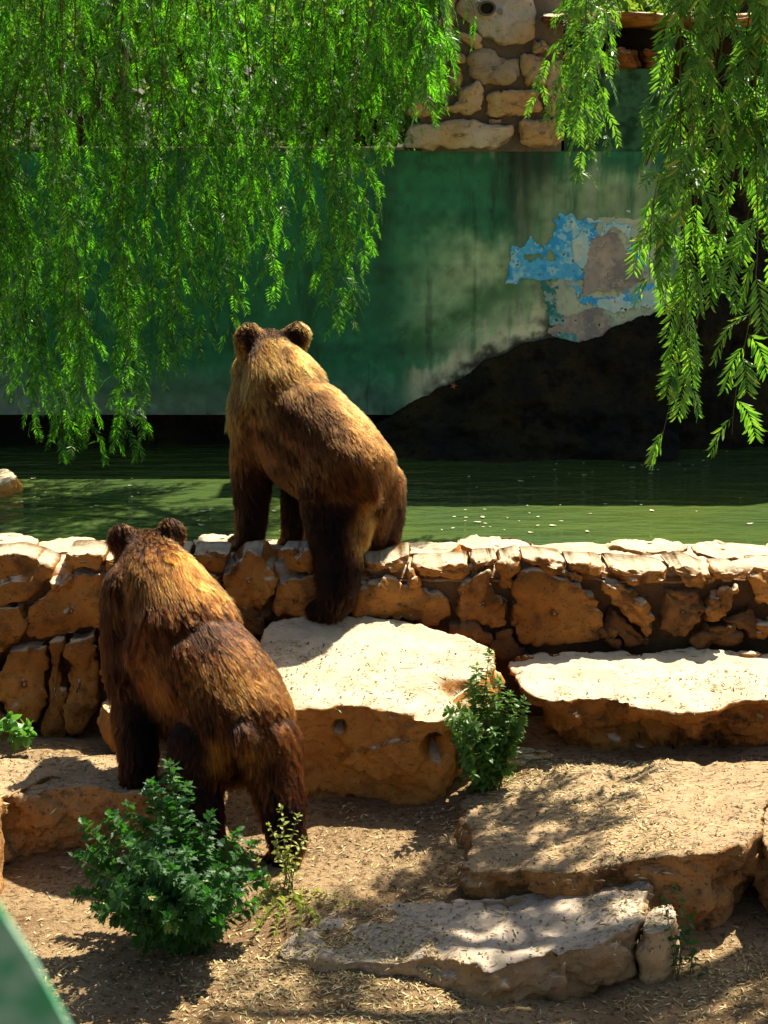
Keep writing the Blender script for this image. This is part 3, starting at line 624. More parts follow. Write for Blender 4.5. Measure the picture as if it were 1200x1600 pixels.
def fur_mat(name, rough=.35):
    m = bpy.data.materials.new(name); m.use_nodes = True; t = m.node_tree; t.nodes.clear()
    out = t.nodes.new('ShaderNodeOutputMaterial'); h = t.nodes.new('ShaderNodeBsdfHairPrincipled')
    a = N(t, 'ShaderNodeAttribute', attribute_name='fur_tint'); hi = N(t, 'ShaderNodeHairInfo')
    c = mixc(t, ramp(t, hi.outputs['Intercept'], .1, .85, .93, 0), a.outputs['Color'], (.006, .003, .002))
    t.links.new(c, h.inputs['Color']); h.inputs['Roughness'].default_value = rough; h.inputs['Radial Roughness'].default_value = .55
    h.inputs['Random Roughness'].default_value = .2; h.inputs['Coat'].default_value = 0.0; h.inputs['IOR'].default_value = 1.2
    t.links.new(h.outputs[0], out.inputs[0]); return m
def make_bear(name, label, chains, ears, colour, fur_n, clump_n, clump, length, head_tail, joints, seed, face, claws, rough):
    r = np.random.default_rng(seed)
    me = build_body(name, chains, ears, M_skin)
    base = np.array(joints['base']); me.transform(Matrix.Translation(-Vector(base)))
    body = bpy.data.objects.new(name, me); col.objects.link(body); body.location = base
    setp(body, label, 'bear', 'brown bears')
    nv = len(me.vertices); co = np.empty(nv*3); me.vertices.foreach_get('co', co); co = co.reshape(-1, 3)+base
    me.calc_loop_triangles(); nt_ = len(me.loop_triangles); tri = np.empty(nt_*3, dtype=np.int32); me.loop_triangles.foreach_get('vertices', tri); tri = tri.reshape(-1, 3)
    vn = np.empty(nv*3); me.vertices.foreach_get('normal', vn); vn = vn.reshape(-1, 3)
    A = np.linalg.norm(np.cross(co[tri[:, 1]]-co[tri[:, 0]], co[tri[:, 2]]-co[tri[:, 0]]), axis=1)
    def sample(n):
        k = r.choice(nt_, n, p=A/A.sum()); u = np.sqrt(r.random(n)); w2 = r.random(n); b = np.stack([1-u, u*(1-w2), u*w2], 1)
        return (co[tri[k]]*b[..., None]).sum(1), unit((vn[tri[k]]*b[..., None]).sum(1))
    a_vec = unit(np.array(head_tail, float)); K = 6
    def strands(p, n, rnd):
        legs = sstep(joints['leg_z']+.12, joints['leg_z']-.12, p[:, 2])[:, None]
        flow = a_vec*(1-legs)*.9 + np.array([0, 0, -1.0])*(.45+.6*legs)
        flow = flow + .22*np.stack([fbm(p, 5, 3, 61), fbm(p, 5, 3, 62), fbm(p, 5, 3, 63)], 1)*2 + rnd*r.normal(size=p.shape)
        flow = unit(flow - n*(flow*n).sum(1, keepdims=True))
        hd = np.linalg.norm(p-joints['head'], axis=1); ln = length*(1-.62*sstep(.36, .2, hd))*(1-.12*legs[:, 0])*(1+.3*np.exp(-((hd-.42)/.16)**2))
        for (ec, er) in joints['ears']:
            ln = np.where(np.linalg.norm(p-ec, axis=1) < er, length*.36, ln)
        fz = sstep(joints['base'][2]+.25, joints['base'][2]+.05, p[:, 2]); ln = ln*(1-.3*fz)
        ln = ln*(1+.25*fbm(p, 6, 2, 71))*(.45+.75*r.random(len(p))**.8); out = [p]; d = unit(n*joints['lift']+flow*.9)
        for k in range(1, K):
            d = unit(d + flow*.22 + np.array([0, 0, -.10])); out.append(out[-1]+d*(ln/(K-1))[:, None])
        return np.stack(out, 1)
    cp, cn = sample(clump_n); cs = strands(cp, cn, .20)
    kd = kdtree.KDTree(clump_n)
    for i, q in enumerate(cp): kd.insert(q, i)
    kd.balance()
    p, n = sample(fur_n); S = strands(p, n, .22)
    idx = np.array([kd.find(q)[1] for q in p])
    cw = clump*(np.clip(.75+1.1*fbm(p, 4, 2, 81), 0, 1))
    t = (np.linspace(0, 1, K)**1.3)[None, :, None]
    tgt = cs[idx]; S = S + (tgt-S)*t*cw[:, None, None]*np.clip(1.2-np.linalg.norm(p-cp[idx], axis=1)/.06, 0, 1)[:, None, None]
    S = S + r.normal(size=S.shape)*.0026*t
    C = colour(p, n, r); stv = fbm(np.c_[p@np.array([.8,.6,0]), p@np.array([-.6,.8,0])*.35, p[:, 2]*.35], 26, 3, 13); C = C*np.clip(1+1.5*stv, .25, 2.2)[:, None]; C = C + (r.random((fur_n, 1)) < .22)*np.array([.055, .018, .003]); C = np.clip(C*((r.uniform(.35, 1.45, (fur_n, 1))))*(np.clip(1+.28*r.normal(size=(clump_n, 1))[idx], .3, 1.8)), .0008, .9)
    cu = bpy.data.hair_curves.new('fur'); cu.add_curves([K]*fur_n)
    cu.position_data.foreach_set('vector', (S-base).astype(np.float32).ravel())
    rad = cu.attributes.get('radius') or cu.attributes.new('radius', 'FLOAT', 'POINT')
    rr = np.tile(np.linspace(1, .15, K)**.8, fur_n)*np.repeat(r.uniform(.0012, .0021, fur_n), K); rad.data.foreach_set('value', rr.astype(np.float32))
    ca = cu.attributes.new('fur_tint', 'FLOAT_COLOR', 'CURVE'); c4 = np.ones((fur_n, 4), np.float32); c4[:, :3] = C; ca.data.foreach_set('color', c4.ravel())
    cu.materials.append(fur_mat(name+'_fur', rough)); fo = bpy.data.objects.new('fur', cu); col.objects.link(fo); fo.parent = body
    fo['kind'] = 'stuff'
    for (c, rad_, kind) in face:
        P = atY(*c); mk(kind, SV*np.array(rad_)+P, SF, M_nose, body)
    for (c, d) in claws:
        P = atY(*c); d = unit(np.array(d, float)); sd = np.cross(d, [0, 0, 1]); 
        for k in range(-2, 3):
            mb = MB(); a = P + sd*.027*k + d*.045; tube(mb, [a, a+d*.02+[0,0,.006], a+d*.04-[0,0,.006], a+d*.05-[0,0,.018]], [.007, .006, .004, .001], 6); mk('claw', mb.V(), mb.f, M_claw, body)
    return body
def lerp(a, b, t): return np.asarray(a)*(1-t[:, None]) + np.asarray(b)*t[:, None]
A_ch = [
 [(548,728,10.42,.272),(515,690,10.55,.282),(478,660,10.68,.295),(446,640,10.80,.30),(442,605,10.84,.265),(436,588,10.89,.24),(427,572,10.95,.21),(421,557,11.05,.185),(419,549,11.13,.165),(408,556,11.28,.095),(402,560,11.36,.07)],
 [(540,750,10.44,.25),(470,700,10.66,.265),(445,660,10.80,.29)], [(392,578,11.04,.125),(420,565,11.05,.15)],
 [(512,752,10.42,.21),(522,812,10.34,.185),(531,872,10.24,.138),(527,925,10.13,.112),(522,948,10.12,.085),(508,950,10.16,.085),(494,954,10.21,.068)],
 [(545,770,10.38,.19),(552,830,10.32,.11)], [(575,770,10.46,.17),(582,820,10.56,.11),(590,845,10.62,.07)], [(392,592,11.0,.12),(394,650,10.82,.155)],
 [(585,755,10.52,.175),(598,800,10.64,.125),(600,832,10.66,.10),(599,846,10.66,.08),(588,848,10.74,.068)],
 [(400,655,10.80,.165),(394,735,10.77,.122),(393,795,10.74,.10),(391,832,10.72,.088),(386,846,10.72,.08),(374,848,10.80,.07),(372,849,10.84,.06)],
 [(480,680,10.9,.17),(470,760,10.87,.12),(463,820,10.84,.09),(460,844,10.84,.075),(449,845,10.90,.06)],
 [(578,745,10.28,.07),(582,768,10.24,.05)],
]
A_ears = [(388,532,10.98,.104,.128,.05,.45),(464,525,11.04,.100,.100,.05,.0)]
hA = atY(419, 549, 11.13)
def colA(p, n, r):
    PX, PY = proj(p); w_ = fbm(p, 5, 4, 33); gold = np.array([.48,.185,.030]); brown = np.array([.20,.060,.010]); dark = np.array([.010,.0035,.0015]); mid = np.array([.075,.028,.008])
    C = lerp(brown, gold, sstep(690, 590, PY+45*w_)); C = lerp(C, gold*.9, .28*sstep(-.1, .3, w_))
    saddle_shade = np.exp(-(((PX-470)*.75+(PY-660)*.66)/70)**2)*np.exp(-((PX-430)*.6-(PY-640)*.75)**2/9000.); C = lerp(C, mid, np.clip(saddle_shade*1.2+.2*w_, 0, .92))  # darker saddle, widened to paint shading on the left flank
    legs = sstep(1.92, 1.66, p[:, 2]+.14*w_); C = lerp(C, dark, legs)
    inner = np.exp(-((PX-566)/18)**2)*sstep(760, 800, PY)*sstep(880, 840, PY); C = lerp(C, gold*.8, np.clip(inner, 0, .8)*(n[:, 0] > .1))  # gold paints sunlight on the inner thigh
    for (ex, ey, rx, ry) in ((392, 528, 15, 26), (459, 521, 13, 14), (428, 520, 26, 9)): C = lerp(C, dark*1.2, np.clip(1.5*np.exp(-((PX-ex)/rx)**2-((PY-ey)/ry)**2), 0, .96))  # shadow in and between the ears painted into the fur
    return C
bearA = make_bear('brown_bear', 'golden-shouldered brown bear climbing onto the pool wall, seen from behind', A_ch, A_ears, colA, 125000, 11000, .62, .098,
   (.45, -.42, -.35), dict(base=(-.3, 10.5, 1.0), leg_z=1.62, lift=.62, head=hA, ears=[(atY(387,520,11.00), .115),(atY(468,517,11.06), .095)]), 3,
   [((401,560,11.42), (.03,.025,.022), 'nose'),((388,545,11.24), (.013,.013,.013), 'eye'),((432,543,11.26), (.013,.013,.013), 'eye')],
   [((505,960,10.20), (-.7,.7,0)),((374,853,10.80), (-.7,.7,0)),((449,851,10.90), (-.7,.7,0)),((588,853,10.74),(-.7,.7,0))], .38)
B_ch = [
 [(372,1122,8.92,.305),(346,1075,9.05,.32),(312,1032,9.18,.325),(280,1012,9.32,.325),(288,985,9.28,.315),(276,952,9.36,.275),(254,912,9.48,.245),(238,888,9.6,.225),(228,873,9.7,.192),(210,888,9.86,.095),(204,894,9.94,.07)],
 [(360,1150,8.95,.27),(325,1105,9.12,.28),(285,1040,9.3,.31)], [(206,905,9.58,.155),(245,900,9.55,.2)], [(206,915,9.52,.17),(208,990,9.42,.17),(212,1055,9.3,.165)],
 [(214,1055,9.30,.15),(212,1120,9.20,.125),(215,1170,9.10,.105),(216,1200,9.04,.09),(210,1214,9.08,.075),(203,1214,9.14,.06)],
 [(310,1080,9.38,.15),(300,1150,9.2,.115),(296,1195,9.08,.09),(290,1208,9.12,.07)],
 [(322,1160,8.86,.20),(302,1225,8.8,.165),(315,1278,8.70,.115),(324,1318,8.62,.092),(312,1334,8.66,.072),(305,1334,8.72,.06)],
 [(412,1155,8.82,.195),(430,1215,8.75,.152),(441,1270,8.65,.112),(450,1315,8.58,.09),(442,1336,8.60,.075),(432,1337,8.67,.062)],
 [(378,1140,8.66,.07),(380,1168,8.62,.05)],
]
B_ears = [(189,841,9.64,.088,.098,.048,.3),(267,834,9.66,.090,.104,.048,.15)]
hB = atY(228, 873, 9.7)
def colB(p, n, r):
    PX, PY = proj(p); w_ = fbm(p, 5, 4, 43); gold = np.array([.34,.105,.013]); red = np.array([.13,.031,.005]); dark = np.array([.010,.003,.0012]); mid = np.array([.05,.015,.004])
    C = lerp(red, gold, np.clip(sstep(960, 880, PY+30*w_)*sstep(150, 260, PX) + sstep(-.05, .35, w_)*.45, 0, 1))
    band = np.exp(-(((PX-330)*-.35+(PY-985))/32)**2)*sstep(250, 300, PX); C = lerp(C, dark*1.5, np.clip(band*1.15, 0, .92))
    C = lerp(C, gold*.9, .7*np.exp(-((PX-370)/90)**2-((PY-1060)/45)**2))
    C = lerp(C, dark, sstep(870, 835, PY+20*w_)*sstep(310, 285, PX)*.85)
    C = lerp(C, dark, sstep(1.10, .82, p[:, 2]+.16*w_)*sstep(430, 380, PX)*.95); C = lerp(C, dark*1.7, sstep(.62, .45, p[:, 2]+.05*w_))  # dark leg fur, carried up the flank as painted shade
    C = lerp(C, mid, sstep(215, 175, PX)*.7)  # left side darkened: its shade is put into the fur colour
    for (ex, ey, rx, ry) in ((338,1165,16,28),(395,1165,18,26)): C = lerp(C, gold*1.2, np.clip(np.exp(-((PX-ex)/rx)**2-((PY-ey)/ry)**2), 0, .9)*(n[:, 1] < 0))
    return C
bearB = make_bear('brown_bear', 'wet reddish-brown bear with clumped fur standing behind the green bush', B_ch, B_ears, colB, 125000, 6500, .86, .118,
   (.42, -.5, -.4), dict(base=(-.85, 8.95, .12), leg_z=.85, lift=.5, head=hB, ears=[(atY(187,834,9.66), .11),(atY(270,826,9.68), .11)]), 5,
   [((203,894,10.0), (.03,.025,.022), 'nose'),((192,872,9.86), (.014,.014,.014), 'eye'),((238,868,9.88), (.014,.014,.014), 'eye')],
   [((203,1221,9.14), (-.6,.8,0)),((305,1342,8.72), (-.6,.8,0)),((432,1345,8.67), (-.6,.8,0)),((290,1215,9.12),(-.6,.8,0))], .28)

# ------------------------------------------------------------------ weeping pepper trees
def frond(mb, p0, out, L, pairs, ll, lw, r, fold=False, droop=1.0):
    """compound leaf: thin rachis with drooping pairs of lance leaflets"""
    down = np.array([0, 0, -1.0]); d = unit(out*.9 + down*.45*droop); K = 6; pts = [p0]
    for k in range(K):
        d = unit(d + down*.33*droop); pts.append(pts[-1]+d*L/K)
    pts = np.array(pts); tube(mb, pts, np.linspace(.0022, .0008, K+1), 3)
    side0 = unit(np.cross(d, out+1e-4)+1e-6); tw = r.uniform(-.8, .8)
    V = []; F = []
    for i in range(pairs):
        u = (i+.8)/pairs*K; k = min(int(u), K-1); p = pts[k]+(pts[k+1]-pts[k])*(u-k); T = unit(pts[min(k+1, K)]-pts[k])
        nrm = unit(np.cross(T, side0)); side = side0*math.cos(tw)+nrm*math.sin(tw)
        sz = (1-.45*(i/pairs)**2)*(.75+.25*min(1, i/2))
        for s in (-1, 1):
            ax = unit(side*s*(.75) + T*.72 + down*.12 + r.normal(size=3)*.10); l = ll*sz*r.uniform(.85, 1.1); wv = unit(np.cross(ax, unit(np.cross(side, T))+r.normal(size=3)*.25))*lw*sz
            b = len(V)
            if fold:
                nn = unit(np.cross(ax, wv))*lw*.35; V += [p, p+ax*l*.35+wv+nn, p+ax*l, p+ax*l*.35-wv+nn, p+ax*l*.72+wv*.7+nn-down*-.004, p+ax*l*.72-wv*.7+nn-down*-.004, p+ax*l*.4, p+ax*l*.74]
                F += [(b, b+1, b+6), (b, b+6, b+3), (b+1, b+4, b+7, b+6), (b+6, b+7, b+5, b+3), (b+4, b+2, b+7), (b+7, b+2, b+5)]
            else:
                V += [p, p+ax*l*.42+wv, p+ax*l, p+ax*l*.42-wv]; F += [(b, b+1, b+2, b+3)]
    mb.add(V, F)
def strand_meshes(L, seed, spacing, fl, pairs, ll, lw, mat, fold=False, gap=0.0):
    r = np.random.default_rng(seed); K = max(8, int(L/.12)); t = np.linspace(0, 1, K)
    ph = r.uniform(0, 6.28, 4); pts = np.stack([.07*np.sin(2.1*t*L+ph[0])+.03*np.sin(5*t*L+ph[1]), .07*np.sin(1.9*t*L+ph[2])+.03*np.sin(4.3*t*L+ph[3]), -t*L], 1); pts[:, :2] -= pts[0, :2]
    st = MB(); tube(st, pts, np.linspace(.007, .0015, K), 5); lf = MB(); a = r.uniform(0, 6.28); s = spacing
    while s < L:
        u = s/L*(K-1); k = min(int(u), K-2); p = pts[k]+(pts[k+1]-pts[k])*(u-k); a += 2.4+r.normal()*.3
        tip = min(1, (L-s)/(.35)+.45)
        if r.random() > gap:
            frond(lf, p, np.array([math.cos(a), math.sin(a), .25*r.normal()]), fl*r.uniform(.7, 1.15)*tip, max(5, int(pairs*tip)), ll*(.6+.4*tip), lw, r, fold, r.uniform(.7, 1.15))
        if r.random() < .10 and L-s > .5:        # a little side shoot hanging beside the main one
            q = p.copy(); o2 = np.array([math.cos(a), math.sin(a), -.6]); sp = [q]
            for _ in range(5): o2 = unit(o2+np.array([0, 0, -.4])); sp.append(sp[-1]+o2*.09)
            tube(st, sp, np.linspace(.003, .001, 6), 4)
            for z in sp[1:]: frond(lf, z, unit(r.normal(size=3)), fl*.7, max(5, pairs-3), ll*.8, lw, r, fold, 1.1)
        s += spacing*r.uniform(.6, 1.4)
    ms = mesh_data('hanging_branch', st.V(), st.f); ms.materials.append(M_twig)
    ml = mesh_data('foliage', lf.V(), lf.f); ml.materials.append(mat)
    ml.polygons.foreach_set('use_smooth', [False]*len(ml.polygons)); return ms, ml
def hang(tree, top, meshes, rz, tilt=(0, 0)):
    o = bpy.data.objects.new('hanging_branch', meshes[0]); col.objects.link(o); o.parent = tree; o.location = Vector(top)-wloc(tree); o.rotation_euler = (tilt[0], tilt[1], rz)
    f = bpy.data.objects.new('foliage', meshes[1]); col.objects.link(f); f.parent = o; f['kind'] = 'stuff'
    return o
def limb(tree, name, pts, r0, r1):
    pts = np.array(pts, float); t = np.linspace(0, 1, len(pts)); tt = np.linspace(0, 1, 24); P = np.stack([np.interp(tt, t, pts[:, k]) for k in range(3)], 1)
    for _ in range(3): P[1:-1] = (P[:-2]+2*P[1:-1]+P[2:])/4
    P += .02*np.stack([fbm(P, 3, 2, 91+k) for k in range(3)], 1); mb = MB(); tube(mb, P, np.linspace(r0, r1, 24)*(1+.12*fbm(P, 5, 2, 3)), 9); return mk(name, mb.V(), mb.f, M_bark, tree)
TL = empty('pepper_tree', (-2.6, 16.4, 3.64), 'weeping pepper tree trailing a dense curtain of fine green fronds over the pool', 'tree')
limb(TL, 'trunk', [(-2.6,16.4,3.5),(-2.5,16.35,4.6),(-2.3,16.2,5.6),(-2.2,15.8,6.3)], .26, .15)
for (a, b) in (((-3.8,14.2,5.5),(-5.2,13.9,5.3)), ((-2.9,13.9,5.6),(-3.1,13.3,5.3)), ((-1.6,14.0,5.6),(-.9,13.6,5.35)), ((-.8,14.9,5.7),(.5,14.4,5.35)), ((-2.2,14.6,5.7),(-2.0,13.6,5.4)), ((-1.2,15.2,5.6),(-.2,14.9,5.4))):
    limb(TL, 'limb', [(-2.3,16.2,5.6), ((-2.3+a[0])/2, (16.2+a[1])/2, 6.1), a, b], .09, .025)
TIPX = [-60, 0, 40, 75, 95, 130, 160, 180, 210, 240, 270, 330, 350, 372, 395, 430, 470, 500, 520, 545, 560, 580, 615, 640, 680, 712]
TIPY = [640, 600, 640, 690, 715, 690, 712, 715, 690, 650, 600, 560, 545, 480, 420, 470, 470, 500, 520, 512, 400, 250, 265, 215, 185, 150]
CL = {}
def get_mesh(L, kind, k):
    Lq = max(.5, round(L/.25)*.25); key = (kind, Lq, k)
    if key not in CL:
        if kind == 'far': CL[key] = strand_meshes(Lq, int(Lq*100)+k*7, .08, .26, 11, .076, .0062, M_pepper)
        elif kind == 'mid': CL[key] = strand_meshes(Lq, int(Lq*100)+k*11, .075, .24, 10, .075, .010, M_pepper2, gap=.15)
        else: CL[key] = strand_meshes(Lq, int(Lq*100)+k*13, .085, .30, 11, .115, .0105, M_pepper2, True, gap=.40)
    return CL[key]
def curtain(tree, x, tipy, Y, kind, ztop=None, tilt=.03):
    tip = atY(x, tipy, Y); zt = ztop or random.uniform(5.2, 5.6); L = zt-tip[2]; Lq = max(.5, round(L/.25)*.25)
    hang(tree, (tip[0]+random.uniform(-.03,.03), Y, tip[2]+Lq), get_mesh(L, kind, random.randint(0, 1)), random.uniform(0, 6.28), (random.uniform(-tilt, tilt), random.uniform(-tilt, tilt)))
for i in range(80):
    x = random.uniform(-90, 700); tmax = np.interp(x, TIPX, TIPY); u = random.random()
    if 330 < x < 372 and u > .3: u *= .3
    if 372 < x < 480 and u > .8: u = random.random()*.8
    ty = tmax if u > .72 else random.uniform(min(120, tmax-40), tmax-20)
    curtain(TL, x, ty - 12, random.uniform(13.3, 14.6), 'far')
for x, y in ((75,690),(97,718),(160,714),(181,718),(207,690),(232,655),(263,600),(120,690),(30,600),(8,560),(348,545),(375,480),(425,470),(470,455),(520,520),(546,514),(555,400),(600,262),(622,268),(655,200),(688,178),(715,172),(505,470),(318,560),(290,590),(145,680),(55,640)):
    curtain(TL, x, y-8, random.uniform(13.4, 14.2), 'far')
TR = empty('pepper_tree', (3.9, 9.6, .1), 'pepper tree whose long loose fronds hang near the black hollow', 'tree')
limb(TR, 'trunk', [(3.9,9.6,-.05),(3.8,9.65,2),(3.6,9.8,3.8),(3.3,9.9,5.0)], .24, .13)
for b in ((1.4,10.0,5.5),(2.1,9.5,5.6),(2.6,10.6,5.5),(1.0,9.7,5.6),(1.9,10.7,5.5)):
    limb(TR, 'limb', [(3.3,9.9,5.0), ((3.3+b[0])/2, (9.9+b[1])/2, 5.9), b], .08, .02)
tw = [atY(1260,10,9.9), atY(1190,66,9.95), atY(1130,120,10), atY(1078,168,10), atY(1030,200,10.02), atY(1008,260,10.05)]
limb(TR, 'limb', tw, .012, .004)
for x, y, Y, k in ((1050,722,10.1,'near'),(1118,692,10.0,'near'),(1092,560,10.05,'near'),(1078,640,10.15,'near'),(1066,520,9.98,'near'),(1155,400,10.1,'near'),(1190,390,10.0,'near'),
                   (1125,470,10.2,'near'),(1030,450,10.1,'near'),(1085,330,9.9,'near'),(1165,270,9.95,'near'),(1215,420,10.0,'near'),(1135,220,10.0,'near')):
    curtain(TR, x, y-10, Y, k, 5.3, .02)
# a more distant cluster in front of the masonry
for i in range(8):
    x = random.uniform(897, 925); tip = 322-abs(x-902)*2.2-random.uniform(0, 150)
    curtain(TL, x, max(tip, 60), random.uniform(12.4, 13.2), 'mid', 5.3)
limb(TL, 'limb', [(-.2,15.6,5.9),(.8,14.2,5.8),(1.3,13.0,5.4),(1.7,12.6,5.25)], .06, .02)
# yellowish flower cluster on the near branches
fm_ = MB(); fc = atY(1078, 205, 9.9)
for k in range(170):
    q = fc + rng.normal(size=3)*[.06, .06, .05]+[0,0,-.02]; fm_.add(SV[:12]*.004+q, [tuple(range(3)), (3,4,5), (6,7,8), (9,10,11), (0,4,8), (1,5,9)])
fl = mk('flower_cluster', fm_.V(), fm_.f, plain('pepper_flower', (.5,.5,.18), .7), TR, smooth=False); fl['kind'] = 'stuff'
# out-of-frame crown of the same tree: throws the dappled shade over the front slabs
for i in range(60):
    x = random.uniform(.7, 3.8); y = random.uniform(8.7, 10.4)
    if x < 1.4 and y > 9.9: continue
    zt = random.uniform(5.4, 6.1); L = random.uniform(.6, 1.3)
    hang(TR, (x, y, zt), get_mesh(L, 'near', random.randint(0, 1)), random.uniform(0, 6.28), (random.uniform(-.3, .3), random.uniform(-.3, .3)))

# trees beyond the wall, seen through the curtain
def bg_tree(x, y, z, h, rad, label, seed, nleaf=8000):
    r = np.random.default_rng(seed); t = empty('background_tree', (x, y, z), label, 'tree', 'trees on the upper terrace')
    limb(t, 'trunk', [(x,y,z-.1),(x+.1,y,z+h*.3),(x,y+.1,z+h*.6)], .14, .07); lf = MB()
    cen = np.stack([x+r.normal(size=26)*rad*.45, y+r.normal(size=26)*rad*.4, z+h*.45+r.normal(size=26)*h*.22], 1)
    for c in cen[:9]: limb(t, 'limb', [(x,y,z+h*.3), ((x+c[0])/2,(y+c[1])/2,(z+h*.35+c[2])/2), c], .05, .012)
    V = []; F = []
    for k in range(nleaf):
        c = cen[r.integers(26)] + r.normal(size=3)*rad*.2; a = unit(r.normal(size=3)); b = unit(np.cross(a, r.normal(size=3))); l = r.uniform(.09, .17); i = len(V)
        V += [c, c+a*l*.5+b*l*.25, c+a*l, c+a*l*.5-b*l*.25]; F.append((i, i+1, i+2, i+3))
    o = mk('crown', V, F, M_back, t, smooth=False); o['kind'] = 'stuff'
for k, (x, y, h, rad, lb) in enumerate(((-4.4,18.6,3.0,1.7,'bushy sunlit tree on the terrace behind the leaf curtain'),(-2.2,19.2,3.2,1.7,'bushy terrace tree behind the trunk of the weeping tree'),(-.2,18.4,2.8,1.5,'bushy terrace tree between the weeping tree and the masonry pier'),(1.2,19.4,3.2,1.4,'yellow-green tree on the terrace directly behind the masonry pier'),(3.4,19.5,3.2,1.7,'tree on the terrace beyond the stone lintel'))):
    bg_tree(x, y, 3.64, h, rad, lb, 200+k)

def hedge():
    r = np.random.default_rng(88); t = empty('hedge', (-1, 17.6, 3.64), 'dense green hedge along the terrace behind the leaf curtain', 'hedge'); n = 15000
    c = np.stack([r.uniform(-7, 5.5, n), 17.6+r.normal(size=n)*.35, 3.62+1.5*r.random(n)**.8], 1); c[:, 2] += .25*fbm(c, .9, 3, 4)
    a = unit(r.normal(size=(n, 3))); b = unit(np.cross(a, r.normal(size=(n, 3)))); l = r.uniform(.07, .15, (n, 1))
    v = np.stack([c, c+a*l*.5+b*l*.28, c+a*l, c+a*l*.5-b*l*.28], 1).reshape(-1, 3)
    o = mk('foliage', v, np.arange(4*n).reshape(-1, 4), M_back, t, smooth=False); o['kind'] = 'stuff'
    for x in np.arange(-6.6, 5.4, 1.2):
        mb = MB(); tube(mb, [(x, 17.6, 3.55), (x+.05, 17.62, 4.2), (x-.03, 17.6, 4.9)], [.04, .03, .012], 6); mk('stem', mb.V(), mb.f, M_bark, t)
hedge()

# ------------------------------------------------------------------ bushes and weeds
def lobed(kind):
    if kind == 'lobed':
        h = [(0,0),(.06,.18),(.22,.26),(.15,.36),(.34,.56),(.17,.58),(.22,.78),(.08,.76),(0,1)]
    elif kind == 'oval': h = [(0,0),(.16,.2),(.24,.45),(.16,.75),(0,1)]
    else: h = [(0,0),(.28,.15),(.36,.4),(.22,.75),(0,1)]
    V = []; F = []
    for x, y in h: V.append((0, y, -.25*y*y))
    for s in (-1, 1):
        b = len(V)
        for x, y in h[1:-1]: V.append((s*x, y, .18*abs(x)-.25*y*y))
        idx = [0]+list(range(b, b+len(h)-2))+[len(h)-1]
        for i in range(len(h)-1):
            q = [i, i+1, idx[i+1], idx[i]]; q = list(dict.fromkeys(q)); F.append(tuple(q if s > 0 else q[::-1]))
    return np.array(V), F
LEAFM = {}
def leafmesh(kind, mat):
    k = (kind, mat.name)
    if k not in LEAFM:
        v, f = lobed(kind); m = mesh_data('leaf', v, f); m.materials.append(mat); LEAFM[k] = m
    return LEAFM[k]
def bush(name, label, base, targets, leaf, mat, lsize, spacing, seed, start=.25, maxobj=300, stem_r=.006, cat='bush', whorl=2):
    r = np.random.default_rng(seed); base = np.array(base); t = empty(name, base, label, cat); leaves = []
    for tg in targets:
        tg = np.array(tg); b0 = base + np.r_[r.normal(size=2)*.05, 0]; mid = b0*.45+tg*.55 + np.r_[(b0-tg)[:2]*.12, .05]; u = np.linspace(0, 1, 10)[:, None]
        P = (1-u)**2*b0+2*u*(1-u)*mid+u*u*tg; mb = MB(); tube(mb, P, np.linspace(stem_r, stem_r*.3, 10), 5); mk('stem', mb.V(), mb.f, M_stem, t)
        L = np.linalg.norm(np.diff(P, axis=0), axis=1).sum(); s = start*L; a = r.uniform(0, 6.28)
        while s < L:
            q = s/L*9; k = min(int(q), 8); p = P[k]+(P[k+1]-P[k])*(q-k); T = unit(P[k+1]-P[k])
            for wv in range(whorl):
                a += 2.4; sd = unit(np.cross(T, [math.cos(a), math.sin(a), .3])); d = unit(sd + T*r.uniform(.1, .7) + [0,0,r.uniform(-.3,.15)])
                leaves.append((p, d, lsize*r.uniform(.6, 1.2)*(1-.35*(s/L)**4)))
            s += spacing*r.uniform(.7, 1.3)
        for k in range(5): leaves.append((P[-1], unit(unit(r.normal(size=3))*.7+[0,0,.6]), lsize*r.uniform(.4, .7)))
    leaves.sort(key=lambda q: q[0][1] - .3*q[0][2]); rest = MB(); v0, f0 = lobed(leaf); m = leafmesh(leaf, mat)
    for i, (p, d, s) in enumerate(leaves):
        up = np.array([0, 0, 1.0])+r.normal(size=3)*.35; x = unit(np.cross(d, up)); z = unit(np.cross(x, d)); Mx = np.stack([x, d, z], 1)*s
        if i < maxobj:
            o = bpy.data.objects.new('leaf', m); col.objects.link(o); o.parent = t
            o.matrix_local = Matrix([[*Mx[0], p[0]-base[0]], [*Mx[1], p[1]-base[1]], [*Mx[2], p[2]-base[2]], [0, 0, 0, 1]])
        else: rest.add(v0@Mx.T+p, f0)
    if rest.n:
        o = mk('inner_foliage', rest.V(), rest.f, mat, t, smooth=False); o['kind'] = 'stuff'
    return t
def env(lst): return [atY(x, y, Y) for x, y, Y in lst]
tg = env([(300,1380,7.3),(180,1400,7.35),(240,1340,7.4),(330,1400,7.3),(150,1390,7.7),(260,1440,7.25),(200,1350,7.6),(380,1360,7.7),(265,1195,7.95),(235,1225,7.9),(290,1230,8.0),(200,1260,7.85),(170,1275,7.9),(130,1290,7.95),(118,1340,7.85),(120,1400,7.8),(330,1275,7.9),(370,1300,7.95),(395,1320,8.0),(410,1370,7.9),(395,1415,7.8),(250,1290,7.6),(210,1320,7.5),(290,1330,7.5),(340,1360,7.55),(170,1370,7.5),(150,1425,7.55),(230,1400,7.35),(310,1420,7.4),(370,1400,7.6),(260,1250,8.1),(190,1300,8.2),(320,1310,8.2),(270,1360,7.4),(200,1440,7.4),(350,1450,7.5),(140,1330,8.1),(240,1230,8.1)])
zb = float(ground_h(-.93, 7.8))
